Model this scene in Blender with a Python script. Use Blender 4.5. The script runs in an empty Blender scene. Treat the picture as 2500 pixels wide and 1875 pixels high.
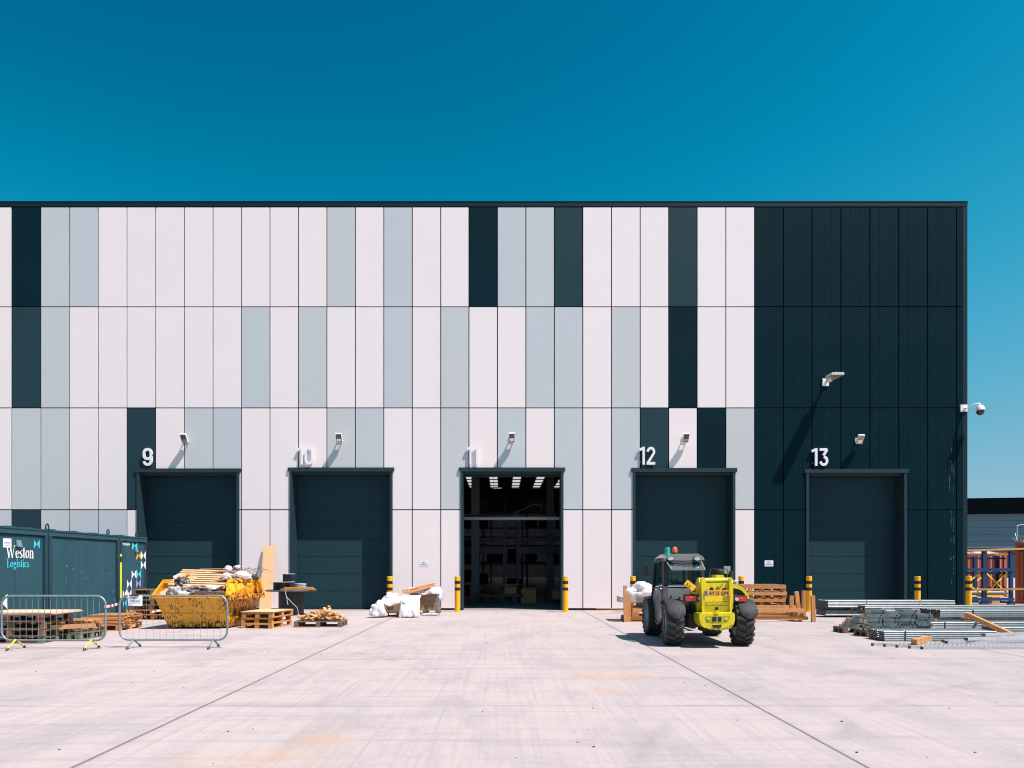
import bpy, bmesh, math, random
from mathutils import Vector, Matrix, Euler, noise

random.seed(7)
R = math.radians
C = bpy.context.scene.collection
SC = bpy.context.scene

# ---------------------------------------------------------------- camera
FPX, VPX, HOR, CH = 1800.0, 1226.0, 1383.0, 1.53      # focal length, vanishing point, horizon (photo pixels), eye height
cam = bpy.data.cameras.new("camera")
cam.sensor_width = 36.0
cam.lens = 36.0 * FPX / 2500.0
cam.shift_y = (HOR - 937.5) / 2500.0
cam.shift_x = (1250.0 - VPX) / 2500.0
cam.clip_start, cam.clip_end = 0.1, 2000
camo = bpy.data.objects.new("camera", cam)
camo.location = (0, 0, CH)
camo.rotation_euler = (R(90), 0, 0)
C.objects.link(camo)
SC.camera = camo

# ---------------------------------------------------------------- sky, sun, exposure
AZ, EL = 119.5, 61.8
w = bpy.data.worlds.new("World")
SC.world = w
w.use_nodes = True
nt = w.node_tree
bg = nt.nodes["Background"]
sky = nt.nodes.new("ShaderNodeTexSky")
sky.sky_type = 'NISHITA'
sky.sun_disc = False
sky.sun_elevation = R(EL)
sky.sun_rotation = R(AZ)
sky.air_density, sky.dust_density, sky.ozone_density = 1.0, 0.6, 2.0
sepc = nt.nodes.new("ShaderNodeSeparateColor")
comb = nt.nodes.new("ShaderNodeCombineColor")
nt.links.new(sky.outputs[0], sepc.inputs[0])
KS = 0.1642                       # deep, clear graded blue: each channel of the sky takes its own contrast curve


CURVES = [[(0, 0), (30, 6), (58, 36), (91, 79), (138, 125), (161, 143), (255, 235)],
          [(0, 0), (100, 92), (110, 109), (120, 130), (130, 147), (140, 159), (157, 171), (192, 184), (206, 188), (255, 225)],
          [(0, 0), (140, 140), (149, 153), (160, 171), (170, 188), (180, 197), (194, 205), (210, 208), (255, 240)]]


def lin(v):
    v /= 255.0
    return v / 12.92 if v < 0.04045 else ((v + 0.055) / 1.055) ** 2.4


def chan(i, gain, power, amp, off):
    src = sepc.outputs[i]
    for op, v in (('MULTIPLY', gain * KS), ('POWER', power), ('MULTIPLY', amp), ('SUBTRACT', off), ('MAXIMUM', 0.0), ('CURVE', 0), ('DIVIDE', KS)):
        if op == 'CURVE':
            n = nt.nodes.new("ShaderNodeFloatCurve")
            cv = n.mapping.curves[0]
            pts = [(lin(a), lin(b)) for a, b in CURVES[i]]
            while len(cv.points) < len(pts):
                cv.points.new(0.5, 0.5)
            for p, q in zip(cv.points, pts):
                p.location = q
                p.handle_type = 'AUTO_CLAMPED'
            n.mapping.update()
            nt.links.new(src, n.inputs[1])
            src = n.outputs[0]
            continue
        n = nt.nodes.new("ShaderNodeMath")
        n.operation = op
        n.inputs[1].default_value = v
        nt.links.new(src, n.inputs[0])
        src = n.outputs[0]
    nt.links.new(src, comb.inputs[i])


chan(0, 0.42, 1.0, 1.8, 0.150)
chan(1, 0.98, 1.19, 0.74, 0.0)
chan(2, 0.86, 1.18, 0.81, 0.0)
nt.links.new(comb.outputs[0], bg.inputs[0])
bg.inputs[1].default_value = 0.085

sun = bpy.data.lights.new("sun", 'SUN')
sun.energy = 4.2
sun.angle = R(0.53)
sun.color = (1.0, 0.905, 0.875)
suno = bpy.data.objects.new("sun", sun)
az, el = R(AZ), R(EL)
sdir = Vector((math.sin(az) * math.cos(el), math.cos(az) * math.cos(el), math.sin(el)))
suno.rotation_euler = sdir.to_track_quat('Z', 'Y').to_euler()
suno.location = sdir * 60
C.objects.link(suno)

SC.view_settings.view_transform = 'Standard'
SC.view_settings.look = 'None'
SC.view_settings.exposure = 0.95
SC.view_settings.gamma = 1.0
SC.render.engine = 'CYCLES'
SC.cycles.filter_width = 1.1
SC.cycles.max_bounces = 6
SC.cycles.transparent_max_bounces = 12


# ---------------------------------------------------------------- photo pixels -> metres
def P(x, y, Y):
    return Vector(((x - VPX) * Y / FPX, Y, CH - (y - HOR) * Y / FPX))


D = 2500.0 / 2212.0
Y0 = FPX / 70.0


def WX(xd):
    return (xd * D - VPX) / 70.0


def WZ(yd):
    return CH - (yd * D - HOR) / 70.0


# ---------------------------------------------------------------- materials
def new_mat(name):
    m = bpy.data.materials.new(name)
    m.use_nodes = True
    return m, m.node_tree, m.node_tree.nodes["Principled BSDF"]


def N(nt, kind, **kw):
    n = nt.nodes.new(kind)
    for k, v in kw.items():
        setattr(n, k, v)
    return n


def L(nt, a, b):
    nt.links.new(a, b)


def ramp(nt, src, stops):
    r = N(nt, "ShaderNodeValToRGB")
    e = r.color_ramp.elements
    while len(e) < len(stops):
        e.new(0.5)
    for i, (p, c) in enumerate(stops):
        e[i].position = p
        e[i].color = (c, c, c, 1) if isinstance(c, (int, float)) else (*c, 1)
    L(nt, src, r.inputs[0])
    return r.outputs[0]


def mixc(nt, fac, a, b, mode='MIX'):
    m = N(nt, "ShaderNodeMix", data_type='RGBA', blend_type=mode)
    for s, v in ((0, fac), (6, a), (7, b)):
        if isinstance(v, (int, float)):
            m.inputs[s].default_value = v if s == 0 else (v, v, v, 1)
        elif isinstance(v, tuple):
            m.inputs[s].default_value = (*v, 1)
        else:
            L(nt, v, m.inputs[s])
    return m.outputs[2]


def coords(nt, scale=(1, 1, 1), kind="Object"):
    tc = N(nt, "ShaderNodeTexCoord")
    mp = N(nt, "ShaderNodeMapping")
    mp.inputs["Scale"].default_value = scale
    L(nt, tc.outputs[kind], mp.inputs[0])
    return mp.outputs[0]


def noise_tex(nt, vec, scale, detail=4, rough=0.55, dist=0.0):
    n = N(nt, "ShaderNodeTexNoise")
    n.inputs["Scale"].default_value = scale
    n.inputs["Detail"].default_value = detail
    n.inputs["Roughness"].default_value = rough
    n.inputs["Distortion"].default_value = dist
    L(nt, vec, n.inputs["Vector"])
    return n.outputs["Fac"]


def sc3(c, k):
    return tuple(min(1.0, v * k) for v in c)


def M(name, col, rough=0.5, metal=0.0, var=0.12, scale=3.0, bump=0.0, stretch=(1, 1, 1), obvar=0.0, coat=0.0, spec=None):
    """general painted / weathered surface: two noises vary its colour, optional bump, optional per-object change"""
    m, nt, b = new_mat(name)
    v = coords(nt, stretch)
    n1 = noise_tex(nt, v, scale, 5)
    n2 = noise_tex(nt, v, scale * 7.3, 3)
    f = mixc(nt, 0.4, ramp(nt, n1, [(0.3, 0.0), (0.7, 1.0)]), ramp(nt, n2, [(0.3, 0.0), (0.7, 1.0)]))
    c = mixc(nt, f, sc3(col, 1 - var), sc3(col, 1 + var))
    if obvar:
        oi = N(nt, "ShaderNodeObjectInfo")
        c = mixc(nt, 1.0, c, ramp(nt, oi.outputs["Random"], [(0.0, 1 - obvar), (1.0, 1.0)]), 'MULTIPLY')
    L(nt, c, b.inputs["Base Color"])
    b.inputs["Roughness"].default_value = rough
    b.inputs["Metallic"].default_value = metal
    b.inputs["Coat Weight"].default_value = coat
    if spec is not None:
        b.inputs["Specular IOR Level"].default_value = spec
    if bump:
        bp = N(nt, "ShaderNodeBump")
        bp.inputs["Strength"].default_value = bump
        bp.inputs["Distance"].default_value = 0.02
        L(nt, n2, bp.inputs["Height"])
        L(nt, bp.outputs[0], b.inputs["Normal"])
    return m


def wood(name, col, dark=0.62, obvar=0.25, rough=0.75, along='X', grey=0.3):
    m, nt, b = new_mat(name)
    s = {'X': (0.9, 9, 9), 'Y': (9, 0.9, 9), 'Z': (9, 9, 0.9)}[along]
    v = coords(nt, s)
    n1 = noise_tex(nt, v, 2.2, 6, 0.6, 0.4)
    n2 = noise_tex(nt, coords(nt), 1.7, 3)
    c = mixc(nt, ramp(nt, n1, [(0.32, 0.0), (0.66, 1.0)]), sc3(col, dark), col)
    c = mixc(nt, ramp(nt, n2, [(0.35, 0.0), (0.75, 0.5)]), c, sc3(col, 0.7))
    oi = N(nt, "ShaderNodeObjectInfo")
    g = (col[0] + col[1] + col[2]) / 3
    rn = oi.outputs["Random"]
    c = mixc(nt, ramp(nt, rn, [(0.0, 0.0), (0.35, grey), (0.4, 0.1 * grey), (0.75, 0.0), (0.8, 0.7 * grey), (1.0, 0.2 * grey)]), c, (g * 0.95, g * 0.82, g * 0.66))
    c = mixc(nt, 1.0, c, ramp(nt, rn, [(0.0, 1 - obvar), (1.0, 1.0)]), 'MULTIPLY')
    L(nt, c, b.inputs["Base Color"])
    b.inputs["Roughness"].default_value = rough
    bp = N(nt, "ShaderNodeBump")
    bp.inputs["Strength"].default_value = 0.3
    bp.inputs["Distance"].default_value = 0.01
    L(nt, n1, bp.inputs["Height"])
    L(nt, bp.outputs[0], b.inputs["Normal"])
    return m


def glass(name, tint, rough=0.03, clear=0.75):
    m, nt, b = new_mat(name)
    out = nt.nodes["Material Output"]
    tr = N(nt, "ShaderNodeBsdfTransparent")
    tr.inputs[0].default_value = (*tint, 1)
    gl = N(nt, "ShaderNodeBsdfGlossy")
    gl.inputs["Roughness"].default_value = rough
    mx = N(nt, "ShaderNodeMixShader")
    fr = N(nt, "ShaderNodeLayerWeight")
    pw = N(nt, "ShaderNodeMath", operation='POWER')
    pw.inputs[1].default_value = 4.0
    L(nt, fr.outputs["Facing"], pw.inputs[0])
    ad = N(nt, "ShaderNodeMath", operation='MULTIPLY_ADD')
    ad.inputs[1].default_value = 0.5
    ad.inputs[2].default_value = 1 - clear
    L(nt, pw.outputs[0], ad.inputs[0])
    L(nt, ad.outputs[0], mx.inputs[0])
    L(nt, tr.outputs[0], mx.inputs[1])
    L(nt, gl.outputs[0], mx.inputs[2])
    L(nt, mx.outputs[0], out.inputs[0])
    return m


WHITE = M("white cladding", (0.815, 0.725, 0.715), 0.42, var=0.012, scale=0.6, bump=0.10)
WHITEP = M("white cladding pinkish", (0.82, 0.723, 0.716), 0.42, var=0.012, scale=0.6, bump=0.10)
WHITEB = M("white cladding bluish", (0.805, 0.723, 0.722), 0.42, var=0.012, scale=0.6, bump=0.10)
PALE = M("pale grey cladding", (0.525, 0.535, 0.54), 0.42, var=0.02, scale=0.6, bump=0.10)
PALEB = M("pale grey cladding bluish", (0.50, 0.53, 0.55), 0.42, var=0.02, scale=0.6, bump=0.10)
DARK = M("dark teal cladding", (0.003, 0.018, 0.026), 0.5, var=0.10, scale=0.5, spec=0.06)
SLATE = M("slate cladding", (0.018, 0.046, 0.057), 0.5, var=0.06, scale=0.5, spec=0.1)
CHAR = M("charcoal cladding", (0.002, 0.017, 0.024), 0.5, var=0.10, scale=0.7, spec=0.05)
TRIM = M("dark trim", (0.017, 0.037, 0.046), 0.45, var=0.08, spec=0.3)
FLASH = M("parapet flashing", (0.004, 0.018, 0.026), 0.5, var=0.1, spec=0.2)
DOORM = M("roller door paint", (0.017, 0.045, 0.056), 0.5, var=0.06, scale=0.9, spec=0.10)
BLACK = M("black plastic", (0.012, 0.013, 0.015), 0.45, var=0.2)
RUBBER = M("tyre rubber", (0.040, 0.035, 0.031), 0.75, var=0.7, scale=4, bump=0.3)
JOINT = M("joint gasket", (0.006, 0.008, 0.009), 0.8)
INNER = M("inner lining", (0.17, 0.18, 0.185), 0.7, var=0.1)
INDARK = M("inner dark steel", (0.03, 0.04, 0.045), 0.7, var=0.1)
CEMENT = M("indoor floor", (0.25, 0.24, 0.235), 0.5, var=0.12, scale=0.7)
NUMW = M("white enamel", (0.80, 0.78, 0.81), 0.35, var=0.01)
PAPER = M("paper", (0.80, 0.79, 0.82), 0.7, var=0.03)
INK = M("ink", (0.03, 0.03, 0.035), 0.7)
TEALC = M("teal container paint", (0.022, 0.078, 0.102), 0.48, var=0.18, scale=1.4, stretch=(1, 1, 0.35), spec=0.22)
TEALD = M("dark teal container paint", (0.010, 0.042, 0.058), 0.5, var=0.2, scale=1.5)
CYAN = M("cyan vinyl", (0.05, 0.55, 0.68), 0.5, var=0.03)
AMBERV = M("amber vinyl", (0.78, 0.42, 0.02), 0.5, var=0.03)
LILAC = M("lilac vinyl", (0.40, 0.26, 0.58), 0.5, var=0.03)
LIME = M("lime tape", (0.62, 0.68, 0.03), 0.55, var=0.05)
GALV = M("galvanised steel", (0.20, 0.235, 0.25), 0.38, 0.35, var=0.25, scale=6, obvar=0.30)
GALVD = M("galvanised tube", (0.22, 0.27, 0.29), 0.42, 0.35, var=0.22, scale=9)
GALVW = M("bright zinc", (0.50, 0.49, 0.50), 0.4, 0.1, var=0.1, scale=7, obvar=0.12)
TANEND = M("cut channel", (0.55, 0.50, 0.42), 0.5, 0.35, var=0.2, scale=8, obvar=0.25)
YELB = M("bollard yellow", (0.92, 0.42, 0.003), 0.45, var=0.06, scale=4)
BOLB = M("bollard black", (0.014, 0.014, 0.014), 0.5, var=0.2)
YELF = M("yellow foot paint", (0.72, 0.66, 0.03), 0.5, var=0.15, scale=9)
PINE = wood("new pine", (0.78, 0.325, 0.085), 0.66)
PINEZ = wood("new pine upright", (0.74, 0.315, 0.09), 0.66, along='Z')
PINEY = wood("new pine lengthways", (0.74, 0.325, 0.10), 0.66, along='Y')
OLDW = wood("old pallet wood", (0.29, 0.15, 0.075), 0.42, grey=0.9)
PALEW = wood("pale board", (0.78, 0.46, 0.235), 0.8, 0.15)
PLYW = wood("plywood", (0.72, 0.50, 0.36), 0.82, 0.1)
MAROON = M("maroon painted wood", (0.13, 0.028, 0.03), 0.7, var=0.3, scale=5)
GREENW = M("green painted wood", (0.12, 0.20, 0.10), 0.75, var=0.35, scale=7)
MDF = M("board face", (0.64, 0.385, 0.19), 0.7, var=0.04)
CARD = M("cardboard", (0.60, 0.36, 0.20), 0.85, var=0.14, scale=3, obvar=0.2)


def lime_paint():
    """worn yellow-green machine paint: scuffs, grime low down, rust spots"""
    m, nt, b = new_mat("telehandler yellow")
    v = coords(nt)
    base = mixc(nt, noise_tex(nt, v, 3.0, 5), (0.58, 0.465, 0.004), (0.77, 0.65, 0.005))
    sx = N(nt, "ShaderNodeSeparateXYZ")
    L(nt, v, sx.inputs[0])
    lo = N(nt, "ShaderNodeMapRange")
    lo.inputs[1].default_value, lo.inputs[2].default_value = 0.34, 0.60
    lo.inputs[3].default_value, lo.inputs[4].default_value = 0.11, 0.0
    L(nt, sx.outputs[2], lo.inputs[0])
    a = N(nt, "ShaderNodeMath", operation='ADD')
    L(nt, noise_tex(nt, v, 11, 8, 0.7, 0.8), a.inputs[0])
    L(nt, lo.outputs[0], a.inputs[1])
    grime = noise_tex(nt, coords(nt, (1, 1, 0.35)), 6.0, 6, 0.65)
    c = mixc(nt, ramp(nt, grime, [(0.52, 0.0), (0.75, 0.55)]), base, (0.24, 0.20, 0.02))
    c = mixc(nt, ramp(nt, a.outputs[0], [(0.625, 0.0), (0.66, 0.8), (0.72, 1.0)]), c, (0.15, 0.055, 0.015))
    L(nt, c, b.inputs["Base Color"])
    b.inputs["Roughness"].default_value = 0.38
    b.inputs["Coat Weight"].default_value = 0.2
    return m


LIMEY = lime_paint()
GREYP = M("telehandler grey", (0.19, 0.19, 0.19), 0.34, var=0.4, scale=3, coat=0.3)
DKGREY = M("telehandler dark grey", (0.024, 0.026, 0.029), 0.66, var=0.3, scale=5, spec=0.3)
RIM = M("wheel rim", (0.30, 0.36, 0.41), 0.45, 0.2, var=0.15, scale=8)
AMBER = M("amber strut paint", (0.80, 0.45, 0.012), 0.4, var=0.08)
PLATE = M("number plate", (0.78, 0.36, 0.03), 0.45, var=0.03)
EUB = M("plate blue band", (0.02, 0.10, 0.42), 0.45)
CHROME = M("lamp reflector", (0.75, 0.76, 0.78), 0.15, 0.8, var=0.05)
RACKB = M("rack blue", (0.008, 0.040, 0.135), 0.4, var=0.15)
YBR = M("brace yellow", (0.78, 0.50, 0.02), 0.45, var=0.08)
ORANGEC = M("orange container paint", (0.43, 0.085, 0.032), 0.55, var=0.16, scale=1.5, stretch=(1, 1, 0.3))
REDP = M("red trolley paint", (0.30, 0.02, 0.018), 0.5, var=0.15)
FARG = M("far grey cladding", (0.105, 0.185, 0.225), 0.6, var=0.04, spec=0.2)
FARD = M("far dark cladding", (0.03, 0.055, 0.065), 0.5, var=0.06)
LENSD = M("lamp lens", (0.10, 0.095, 0.085), 0.2, var=0.15)
LENSA = M("amber lamp lens", (0.42, 0.27, 0.13), 0.3, var=0.1)
GREYB = M("light grey casting", (0.46, 0.48, 0.50), 0.45, var=0.05)
WINDOW = glass("cab glass", (0.66, 0.84, 0.86), 0.03, 0.90)
FLAPG = glass("tinted flap glass", (0.42, 0.66, 0.70), 0.05, 0.84)


def plastic_film(name, col, trans=0.25):
    m, nt, b = new_mat(name)
    v = coords(nt)
    n = noise_tex(nt, v, 6, 6, 0.65, 0.6)
    L(nt, mixc(nt, ramp(nt, n, [(0.35, 0.0), (0.7, 1.0)]), sc3(col, 0.93), col), b.inputs["Base Color"])
    b.inputs["Roughness"].default_value = 0.4
    bp = N(nt, "ShaderNodeBump")
    bp.inputs["Strength"].default_value = 0.35
    bp.inputs["Distance"].default_value = 0.03
    L(nt, n, bp.inputs["Height"])
    L(nt, bp.outputs[0], b.inputs["Normal"])
    tl = N(nt, "ShaderNodeBsdfTranslucent")
    tl.inputs[0].default_value = (*col, 1)
    mx = N(nt, "ShaderNodeMixShader")
    mx.inputs[0].default_value = trans
    L(nt, b.outputs[0], mx.inputs[1])
    L(nt, tl.outputs[0], mx.inputs[2])
    L(nt, mx.outputs[0], nt.nodes["Material Output"].inputs[0])
    return m


FILM = plastic_film("white film", (0.90, 0.86, 0.87), 0.42)
FILMG = plastic_film("grey film", (0.42, 0.44, 0.46), 0.15)
FILMK = plastic_film("black film", (0.03, 0.032, 0.035), 0.0)


def jelly(name, col):
    m, nt, b = new_mat(name)
    n = noise_tex(nt, coords(nt, (30, 30, 4)), 3, 2)
    L(nt, mixc(nt, n, sc3(col, 0.75), col), b.inputs["Base Color"])
    b.inputs["Roughness"].default_value = 0.15
    b.inputs["Coat Weight"].default_value = 0.6
    return m


GREENL = jelly("green beacon lens", (0.01, 0.42, 0.24))
ORANGEL = jelly("orange beacon lens", (0.85, 0.13, 0.01))
REDL = jelly("red lamp lens", (0.62, 0.012, 0.008))
CLEARL = jelly("clear lamp lens", (0.55, 0.58, 0.60))


def skip_paint():
    m, nt, b = new_mat("rusty skip paint")
    v = coords(nt)
    base = mixc(nt, noise_tex(nt, v, 2.5, 4), (0.66, 0.275, 0.006), (0.86, 0.42, 0.010))
    geo = N(nt, "ShaderNodeTexCoord")
    sx = N(nt, "ShaderNodeSeparateXYZ")
    L(nt, geo.outputs["Object"], sx.inputs[0])

    def mr(src, a, b_, c, d):
        n = N(nt, "ShaderNodeMapRange")
        for q, v_ in enumerate((a, b_, c, d)):
            n.inputs[q + 1].default_value = v_
        L(nt, src, n.inputs[0])
        return n.outputs[0]

    def add(a, b_):
        n = N(nt, "ShaderNodeMath", operation='ADD')
        L(nt, a, n.inputs[0])
        L(nt, b_, n.inputs[1])
        return n.outputs[0]

    # scraped paint on the long side, deep rust over the end panels and along the bottom
    wear = mr(sx.outputs[0], 0.60, 0.90, 0.0, 0.10)
    low = mr(sx.outputs[2], 0.0, 0.25, 0.10, 0.0)
    mid = mr(sx.outputs[2], 0.80, 0.95, 0.0, -0.085)
    big = mr(noise_tex(nt, v, 2.6, 4), 0.3, 0.7, -0.05, 0.05)
    chips = noise_tex(nt, coords(nt, (2.2, 2.2, 0.9)), 5.5, 8, 0.68, 1.6)
    fl = noise_tex(nt, coords(nt, (1, 1, 0.45)), 9.0, 8, 0.72, 0.6)
    f1 = add(add(add(chips, low), big), add(mid, wear))
    f2 = add(add(fl, wear), add(low, mid))
    rust = mixc(nt, noise_tex(nt, v, 26, 4), (0.022, 0.007, 0.004), (0.17, 0.042, 0.008))
    stain = mixc(nt, noise_tex(nt, v, 13, 4), (0.42, 0.13, 0.012), (0.60, 0.22, 0.008))
    c = mixc(nt, ramp(nt, f2, [(0.54, 0.0), (0.66, 0.75)]), base, stain)
    c = mixc(nt, ramp(nt, f1, [(0.572, 0.0), (0.588, 0.85), (0.64, 1.0)]), c, rust)
    L(nt, c, b.inputs["Base Color"])
    b.inputs["Roughness"].default_value = 0.5
    bp = N(nt, "ShaderNodeBump")
    bp.inputs["Strength"].default_value = 0.35
    bp.inputs["Distance"].default_value = 0.01
    L(nt, chips, bp.inputs["Height"])
    L(nt, bp.outputs[0], b.inputs["Normal"])
    return m


SKIP = skip_paint()


def concrete():
    m, nt, b = new_mat("brushed yard concrete")
    tc = N(nt, "ShaderNodeTexCoord")
    pos = tc.outputs["Object"]
    sx = N(nt, "ShaderNodeSeparateXYZ")
    L(nt, pos, sx.inputs[0])

    def math_(op, a, bb=None, c=None):
        n = N(nt, "ShaderNodeMath", operation=op)
        for i, v in enumerate((a, bb, c)):
            if v is None:
                continue
            if isinstance(v, (int, float)):
                n.inputs[i].default_value = v
            else:
                L(nt, v, n.inputs[i])
        return n.outputs[0]

    x, y = sx.outputs[0], sx.outputs[1]
    big = noise_tex(nt, coords(nt), 0.16, 4, 0.6)
    mid = noise_tex(nt, coords(nt, (1.0, 0.45, 1)), 1.1, 6, 0.65, 0.3)
    fine = noise_tex(nt, coords(nt), 14, 5, 0.7)
    streak = noise_tex(nt, coords(nt, (22, 0.35, 1)), 1.0, 4, 0.7, 0.2)
    streak2 = noise_tex(nt, coords(nt, (7, 0.12, 1)), 1.0, 3, 0.6, 0.2)
    cross = noise_tex(nt, coords(nt, (0.22, 3.2, 1)), 1.2, 5, 0.7, 0.3)
    side = N(nt, "ShaderNodeMapRange")
    side.inputs[1].default_value, side.inputs[2].default_value = -5.0, 7.0
    L(nt, x, side.inputs[0])
    base = mixc(nt, side.outputs[0], (0.395, 0.336, 0.328), (0.352, 0.303, 0.297))
    c = mixc(nt, ramp(nt, big, [(0.35, 0.0), (0.65, 0.30)]), base, (0.415, 0.355, 0.347))
    c = mixc(nt, ramp(nt, mid, [(0.46, 0.0), (0.70, 0.6)]), c, (0.235, 0.222, 0.224))
    c = mixc(nt, ramp(nt, cross, [(0.50, 0.0), (0.70, 0.5)]), c, (0.225, 0.215, 0.217))
    c = mixc(nt, ramp(nt, streak, [(0.50, 0.0), (0.70, 0.45)]), c, (0.235, 0.217, 0.22))
    c = mixc(nt, ramp(nt, streak2, [(0.52, 0.0), (0.72, 0.25)]), c, (0.25, 0.23, 0.232))
    c = mixc(nt, ramp(nt, fine, [(0.30, 0.35), (0.48, 0.0)]), c, (0.44, 0.40, 0.41))
    c = mixc(nt, ramp(nt, fine, [(0.60, 0.0), (0.78, 0.45)]), c, (0.17, 0.16, 0.16))
    # saw-cut joints running to the wall, every 6.3 m
    wob = math_('MULTIPLY_ADD', noise_tex(nt, coords(nt, (0.01, 0.6, 1)), 1.0, 3), 0.024, -0.012)
    xm = math_('ADD', math_('ADD', x, wob), 3.27 + 6.05 * 40)
    dx = math_('ABSOLUTE', math_('SUBTRACT', math_('MODULO', math_('ADD', xm, 3.025), 6.05), 3.025))
    jl = N(nt, "ShaderNodeMapRange")
    jl.inputs[1].default_value, jl.inputs[2].default_value = 0.010, 0.022
    jl.inputs[3].default_value, jl.inputs[4].default_value = 0.68, 0.0
    L(nt, dx, jl.inputs[0])
    halo = N(nt, "ShaderNodeMapRange")
    halo.inputs[1].default_value, halo.inputs[2].default_value = 0.0, 0.16
    halo.inputs[3].default_value, halo.inputs[4].default_value = 0.16, 0.0
    L(nt, dx, halo.inputs[0])
    # construction joints across the yard, every 4.1 m, soft and dirty
    wob2 = math_('MULTIPLY_ADD', noise_tex(nt, coords(nt, (0.5, 0.01, 1)), 1.0, 4), 0.16, -0.08)
    ym = math_('ADD', math_('ADD', y, wob2), 4.12 * 40 + 0.15)
    dy = math_('ABSOLUTE', math_('SUBTRACT', math_('MODULO', math_('ADD', ym, 2.06), 4.12), 2.06))
    jc = N(nt, "ShaderNodeMapRange")
    jc.inputs[1].default_value, jc.inputs[2].default_value = 0.0, 0.075
    jc.inputs[3].default_value, jc.inputs[4].default_value = 0.5, 0.0
    L(nt, dy, jc.inputs[0])
    brk = ramp(nt, noise_tex(nt, coords(nt, (0.9, 0.2, 1)), 1.0, 4, 0.7), [(0.35, 0.15), (0.62, 1.0)])
    c = mixc(nt, halo.outputs[0], c, (0.20, 0.19, 0.19))
    c = mixc(nt, math_('MULTIPLY', jc.outputs[0], brk), c, (0.17, 0.165, 0.165))
    c = mixc(nt, jl.outputs[0], c, (0.045, 0.045, 0.045))
    # faint tyre arcs
    for (px, py, rad, wd, k) in ((9.5, 3.0, 7.4, 0.14, 0.30), (9.5, 3.0, 8.9, 0.14, 0.26), (-11.0, 6.5, 9.2, 0.13, 0.22), (-11.0, 6.5, 10.7, 0.13, 0.2), (1.0, -3.0, 13.2, 0.16, 0.22)):
        d2 = math_('SQRT', math_('ADD', math_('POWER', math_('SUBTRACT', x, px), 2.0), math_('POWER', math_('SUBTRACT', y, py), 2.0)))
        e = math_('SUBTRACT', 1.0, math_('MINIMUM', math_('DIVIDE', math_('ABSOLUTE', math_('SUBTRACT', d2, rad)), wd), 1.0))
        c = mixc(nt, math_('MULTIPLY', e, math_('MULTIPLY', ramp(nt, mid, [(0.40, 0.0), (0.6, 1.0)]), k)), c, (0.16, 0.155, 0.155))
    # rust-coloured spills
    for (px, py, rx, ry, k) in ((-2.0, 5.9, 0.8, 0.45, 0.5), (-1.55, 6.5, 0.4, 0.3, 0.5), (1.5, 10.4, 0.75, 0.7, 0.55), (1.25, 9.0, 0.35, 0.35, 0.4), (-6.9, 9.8, 0.25, 0.2, 0.5)):
        d2 = math_('ADD', math_('POWER', math_('DIVIDE', math_('SUBTRACT', x, px), rx), 2.0), math_('POWER', math_('DIVIDE', math_('SUBTRACT', y, py), ry), 2.0))
        e = math_('MULTIPLY', math_('SUBTRACT', 1.0, math_('MINIMUM', d2, 1.0)), math_('MULTIPLY', ramp(nt, mid, [(0.35, 0.0), (0.6, 1.0)]), k))
        c = mixc(nt, e, c, (0.44, 0.27, 0.155))
    L(nt, c, b.inputs["Base Color"])
    b.inputs["Roughness"].default_value = 0.85
    b.inputs["Specular IOR Level"].default_value = 0.25
    bp = N(nt, "ShaderNodeBump")
    bp.inputs["Strength"].default_value = 0.25
    bp.inputs["Distance"].default_value = 0.01
    L(nt, mixc(nt, 0.5, streak, fine), bp.inputs["Height"])
    L(nt, bp.outputs[0], b.inputs["Normal"])
    return m


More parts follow.
